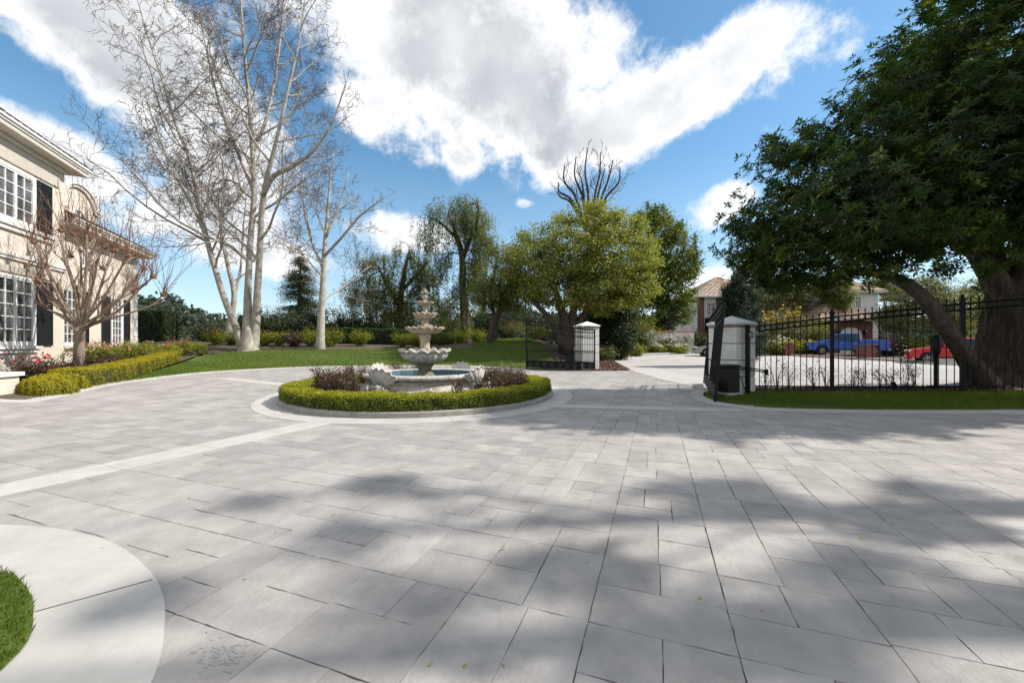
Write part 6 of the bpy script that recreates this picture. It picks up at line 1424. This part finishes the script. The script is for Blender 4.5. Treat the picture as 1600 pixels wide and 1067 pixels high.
    add('rear_bumper', MB().box((rx + .05, 0, wr + .08), (.2, w * .94, .22), b=.05), M['rim'] if pickup else m, root, local=True)
    add('number_plate', MB().box((fx + .065, 0, wr + .1), (.015, .34, .13)), M['white'], root, local=True)
    if pickup: add('bed_floor', MB().box((pickup[0], 0, pickup[1]), (pickup[2], w - .3, .02)), M['black_plastic'], root, local=True)
    return root
def build_vehicles():
    p = at(1330, 557)[:2] + (0, .8); z = g1(*p) + .12
    low = [(2.75, .42), (2.85, .6), (2.85, .98), (2.72, 1.12), (1.35, 1.20), (-.75, 1.20), (-.8, 1.30), (-2.75, 1.30), (-2.85, .95), (-2.85, .55), (-2.7, .45)]
    cab = [(1.45, 1.16), (.72, 1.78), (.4, 1.88), (-.55, 1.88), (-.78, 1.80), (-.84, 1.16)]
    vehicle('pickup_truck', 'blue pickup truck with black grille parked across the street', (*p, z), math.atan2(.36, -.93), M['paint_blue'], (-1.75, 1.85), .40, 1.98, low, cab, ((.10, .47), (.53, .93)), (-1.8, 1.28, 1.7), True, 'truck')
    p = at(1506, 569)[:2] + (0, .5); z = g1(*p)
    low = [(2.1, .36), (2.22, .5), (2.2, .78), (2.05, .92), (1.0, 1.06), (-2.1, 1.10), (-2.2, .9), (-2.22, .5), (-2.1, .38)]
    cab = [(1.15, 1.02), (.35, 1.56), (.0, 1.65), (-1.5, 1.62), (-1.95, 1.45), (-2.15, 1.04)]
    vehicle('red_car', 'red hatchback parked at the far kerb behind the big tree trunk', (*p, z), math.atan2(.60, -.80), M['paint_red'], (-1.32, 1.36), .345, 1.82, low, cab, ((.05, .36), (.40, .68), (.72, .93)))
    p = at(1133, 557)[:2] + (0, .4); z = g1(*p)
    low = [(2.2, .32), (2.32, .45), (2.3, .68), (2.15, .80), (1.05, .94), (-1.5, .98), (-2.25, .95), (-2.33, .7), (-2.33, .45), (-2.2, .34)]
    cab = [(1.15, .90), (.25, 1.38), (-.1, 1.44), (-.9, 1.42), (-1.3, 1.30), (-1.85, .94)]
    vehicle('silver_car', 'silver saloon car parked behind the right-hand gate and pillar', (*p, z), math.atan2(.30, -.95), M['paint_silver'], (-1.35, 1.4), .33, 1.8, low, cab, ((.08, .45), (.50, .90)))
build_vehicles()
def build_far_garden():
    I4 = Matrix.Identity(4); Y = 33; X = lambda px, Y: (px - HX) / F * Y
    # brick gate posts by the truck
    for px, py, lab in ((1237, 556, 'left brick post with pale cap beside the blue truck'), (1364, 562, 'right brick post with pale cap behind the blue truck tail')):
        c = at(px, py)[:2] + (0, .6); z = g1(*c); r = thing('brick_post', lab, 'post', (*c, z), 0, 'brick driveway posts')
        for k in range(10): add('brick_course', MB().box((0, 0, .06 + k * .1), (.82 - .01 * (k % 2), .82 - .01 * (k % 2), .092), b=.006), M['brick'], r, local=True)
        add('cap', MB().box((0, 0, 1.09), (.94, .94, .09), b=.015), M['brick'], r, local=True)
    dp = np.array([at(1255, 558)[:2], at(1400, 565)[:2], at(1400, 565)[:2] + (3, 9), at(1255, 558)[:2] + (3, 8)]); structure(sheet('brick_driveway', dp, .02, M['brick'], 1.5))
    # flowering shrubs behind the fence
    for i, (px, Y, rx, h, m, fl, n, lab) in enumerate((
            (1200, 38, 2.2, 4.6, 'lf_olive', 'fl_yellow', 60, 'yellow-flowered tall shrub behind the right-hand pillar'), (1235, 39, 2.4, 4.8, 'lf_olive', 'fl_yellow', 70, 'yellow-flowered tall shrub right of the juniper'), (1268, 40, 2.0, 4.0, 'lf_pepper', None, 0, 'grey-green shrub left of the blue truck'),
            (1180, 36, 1.6, 2.2, 'lf_dark', None, 0, 'dark shrub behind the right-hand pillar'), (1215, 36.5, 1.6, 1.5, 'lf_azalea', 'fl_white', 40, 'low white-flowered shrub at the kerb behind the fence'), (1255, 36.5, 1.6, 1.3, 'lf_azalea', 'fl_yellow', 20, 'low yellow-green shrub beside the left brick post'),
            (1348, 37, 1.0, 1.2, 'lf_olive', None, 0, 'small grey shrub in front of the right brick post'), (1388, 35, 1.5, 1.7, 'rose_leaf', None, 0, 'brown domed shrub right of the right brick post'), (1420, 36, 2.0, 1.5, 'lf_dkgreen', None, 0, 'low green shrub left of the red car'), (1460, 35, 2.2, 1.8, 'lf_dkgreen', None, 0, 'low green shrub behind the red car'), (1510, 34, 2.2, 2.0, 'lf_dkgreen', None, 0, 'low green shrub behind the red car roof'))):
        bush('street_shrub', lab, (X(px, Y), Y), rx, 1.3, h, M[m], 300 + i, 46, 75, .18, .09, (M[fl], n) if fl else None, fsize=.14, group='shrubs across the street')
    for i, (px, py, Y, lobes, m, lab) in enumerate((
            (1420, 540, 36, [(1415, 480, 34, 34), (1450, 460, 36, 34), (1395, 500, 22, 22), (1480, 490, 30, 34)], 'lf_olive', 'yellow-green street tree behind the red car'),
            (1505, 540, 38, [(1500, 470, 40, 44), (1545, 480, 34, 40), (1580, 460, 40, 44)], 'lf_pepper', 'grey-green street tree behind the big tree trunk'),
            (1300, 530, 44, [(1310, 462, 18, 26), (1300, 490, 16, 18), (1290, 450, 12, 12)], 'lf_pepper', 'thin grey tree in front of the white bay window'),
            (1640, 540, 40, [(1620, 470, 50, 50), (1680, 450, 60, 60)], 'lf_dkgreen', 'dense green street tree at the right edge'),
            (1385, 520, 62, [(1380, 450, 24, 14), (1400, 460, 24, 14), (1370, 442, 12, 10)], 'lf_dkgreen', 'distant tree right of the white bay roof'),
            (1180, 520, 46, [(1190, 470, 30, 26), (1225, 455, 30, 24), (1255, 470, 24, 24)], 'lf_olive', 'olive tree in front of the tan hip roof'))):
        b = atY(px, py, Y); b[2] = g1(b[0], b[1]); top = atY(*lobes[0][:2], Y)
        leafy_tree('street_tree', lab, b, [(np.array([b, b * .6 + top * .4 + (.1, 0, 0), top]), [.25, .18, .05])], [(atY(a, c, Y), (d * Y / F, 1.8, e * Y / F)) for a, c, d, e in lobes], 250, 75, .6, .18, .09, M[m], M['bark_mid'], 330 + i, group='trees across the street', shell=.3, r_max=.08)
    # garden in front of the white wall
    b = at(1012, 552)[:2] + (0, 1.2); z = g1(*b); ag = thing('agave_plant', 'striped sword-leaved agave in front of the white garden wall', 'plant', (*b, z)); rng = np.random.default_rng(55)
    for k in range(22):
        a = rng.uniform(0, 2 * PI); el = rng.uniform(.35, 1.3); l = rng.uniform(1.5, 2.2); d = np.array((math.cos(a) * math.cos(el), math.sin(a) * math.cos(el), math.sin(el))); s = unit(np.cross(d, (0, 0, 1))); p = np.array((*b, z + .1)); V = []
        for t in np.linspace(0, 1, 6): c = p + d * l * t - np.array((0, 0, .35)) * t ** 2 * l * (1 - el / 1.6); wd = .11 * (1 - t) ** .6 * (.6 + .8 * t if t < .5 else 1) + .003; V += [c - s * wd, c + s * wd]
        add('leaf', mesh_np('leaf', np.array(V), np.array([(2 * i, 2 * i + 1, 2 * i + 3, 2 * i + 2) for i in range(5)])), M['agave'], ag)
    for i, (px, py, dy, rx, h, m, fl, n, lab) in enumerate((
            (990, 553, 1.2, .8, 1.7, 'rose_leaf', 'fl_red', 14, 'red-flowered shrub left of the agave'), (1035, 552, 2.0, 1.2, 2.0, 'lf_dkgreen', None, 0, 'round green shrub right of the agave'), (1052, 553, 1.5, 1.0, 1.7, 'lf_olive', 'fl_white', 40, 'grey white-flowered shrub in front of the garden wall'),
            (1078, 552, 1.8, 1.2, 2.2, 'lf_dkgreen', 'fl_orange', 50, 'shrub with orange blooms left of the silver car'), (1030, 553, .7, 1.3, .8, 'lf_azalea', 'fl_white', 50, 'low white-flowered mound at the far kerb'), (1060, 553, .7, 1.3, .8, 'lf_azalea', 'fl_white', 50, 'low white and yellow mound at the far kerb near the silver car'),
            (1100, 552, 2.0, 1.6, 2.6, 'lf_dark', None, 0, 'dark shrub behind the silver car'), (1090, 546, 4.0, 1.3, 4.2, 'rose_leaf', None, 0, 'reddish leafless tall shrub beside the brick house corner'), (1068, 546, 4.0, 1.6, 3.6, 'lf_olive', None, 0, 'thin olive shrub above the white garden wall'),
            (948, 566, 1.6, 1.0, .9, 'lf_olive', None, 0, 'grey-green low shrub right of the left-hand pillar'), (962, 560, .6, 1.3, .55, 'hedge_mid', None, 0, 'low yellow-green ground cover beside the mulch'), (996, 557, .8, .9, 1.0, 'lf_azalea', None, 0, 'light green shrub at the foot of the clipped column'))):
        c = at(px, py)[:2] + (0, dy); bush('garden_shrub', lab, c, rx, .9, h, M[m], 360 + i, 44, 75, .17, .09, (M[fl], n) if fl else None, fsize=.13, group='garden shrubs beyond the left gate')
M['agave'] = mat('agave_leaf', (.16, .20, .07), .5, col2=(.50, .46, .18), scale=2.5)
build_far_garden()

# mulch chips, fallen leaves
def build_litter():
    rng = np.random.default_rng(71)
    def scatter(n, poly, s, m, nm, lab, off):
        lo, hi = poly.min(0), poly.max(0); P = rng.uniform(lo, hi, (n, 2)); P = P[in_poly(P, poly)]; z = ground(P[:, 0], P[:, 1]) + off
        o = leaf_obj(nm, [leaves(np.c_[P, z], np.tile((0, 0, 1.), (len(P), 1)), s, s * .45, rng, .45)], m, None, 'stuff'); o['label'] = lab; o['category'] = 'mulch'
    ml = np.r_[px2((900, 579.5), (936, 579.5), (984, 578.8), (960, 565), (950, 560)), [(4.2, 27), (2.6, 24)]]
    scatter(14000, ml, .11, M['chips'], 'bark_chips', 'red-brown bark chips beside the left-hand pillar', .04)
    mr = np.r_[px2((1118, 612.5), (1170, 614), (1400, 614), (1600, 613.5), (1560, 604), (1420, 605.5), (1180, 606.5))]
    scatter(16000, mr, .08, M['chips'], 'bark_chips', 'red-brown bark chips under the iron fence', .03)
    P = np.array([at(*p) for p in ((640, 768), (485, 858), (432, 833), (788, 860), (696, 935), (667, 1047), (784, 1042), (726, 1040), (1194, 957), (520, 804), (155, 860), (150, 940), (560, 700), (913, 880), (1345, 840), (1090, 935), (380, 905))]); P[:, 2] += .006
    for p in P:
        V, Fq, T = leaves(p[None], np.array([(0, 0, 1.)]), .035, .02, rng, .25); o = add('fallen_leaf', mesh_np('fallen_leaf', V, Fq, False, T), M['fallen']); tag(o, 'tiny yellow fallen leaf lying on the paving', 'leaf', 'fallen leaves on the drive')
M['chips'] = leaf_mat('bark_chip', (.09, .05, .035), (.24, .145, .11), (.42, .32, .26), .0, .9, .1); M['fallen'] = leaf_mat('fallen_leaf', (.35, .33, .03), (.5, .42, .05), None, .3)
build_litter()
def build_smudge():
    # grey-blue smear of old sealant on one paver at the lower left
    rng = np.random.default_rng(4); c = at(352, 1022); mb = MB()
    for k in range(80):
        p = c[:2] + E2 * rng.normal(0, .085) + E1 * rng.normal(0, .045); r_ = rng.uniform(.003, .013); n = 9; a = np.arange(n) * 2 * PI / n; q = p + (np.c_[np.cos(a), np.sin(a)] * (r_ * rng.uniform(.5, 1.3, (n, 1)))) @ np.array([E2 * 1.5, E1 * .6]); mb.poly(np.c_[q, ground(q[:, 0], q[:, 1]) + .0026 + k * 1e-5])
    add('sealant_smear', mb, M['smear'], drive, kind='stuff')
M['smear'] = mat('old_sealant', (.26, .262, .262), .55, var=.2, scale=20)
build_smudge()

# distant wooded hills on the left
def build_hills():
    rng = np.random.default_rng(77); az = np.linspace(-70, 75, 120); rows = []
    h = lambda a, k: (17 + 7 * np.sin(a * .11 + k) + 4 * np.sin(a * .31 + 2 * k) + 2 * np.sin(a * .9 + k)) * (1.0 if k < 2 else 1.7)
    for k, (d, s) in enumerate(((170, 0.0), (230, .55), (330, 1.0), (420, 1.0), (800, .5))):
        z = -13 + s * (h(az, 1) + 13); rows.append(np.c_[d * np.sin(np.radians(az)), d * np.cos(np.radians(az)), z])
    V = np.concatenate(rows); n = len(az); i = (np.arange(4)[:, None] * n + np.arange(n - 1)[None]).ravel(); o = structure(add('hills', mesh_np('hills', V, np.stack([i, i + 1, i + n + 1, i + n], 1), True), M['hill'])); 
    P = []; Nv = []
    for k in range(1500):
        a = rng.uniform(-64, 70); t = rng.uniform(0, 1); d = 175 + 170 * t; zz = np.interp(d, [170, 230, 330, 420], [-13, -13 + .55 * (h(a, 1) + 13), h(a, 1), h(a, 1)]); c = np.array((d * math.sin(R(a)), d * math.cos(R(a)), zz)); r_ = rng.uniform(2.5, 5.5); m = 34
        dd = unit(rng.normal(0, 1, (m, 3))); dd[:, 2] = np.abs(dd[:, 2]); P.append(c + dd * r_ * (1, 1, rng.uniform(.8, 1.6))); Nv.append(dd)
    P = np.concatenate(P); Nv = np.concatenate(Nv); o = leaf_obj('distant_wood', [leaves(P, Nv, 3.0, 2.2, rng, .5)], M['lf_far'], None, 'stuff'); o['label'] = 'dark wooded hillside far beyond the garden'; o['category'] = 'wood'
M['hill'] = mat('hill_soil', (.05, .065, .045), .95, var=.3, scale=.03); M['lf_far'] = leaf_mat('far_foliage', (.03, .045, .03), (.07, .09, .06), None, .2, .7, .1)
build_hills()
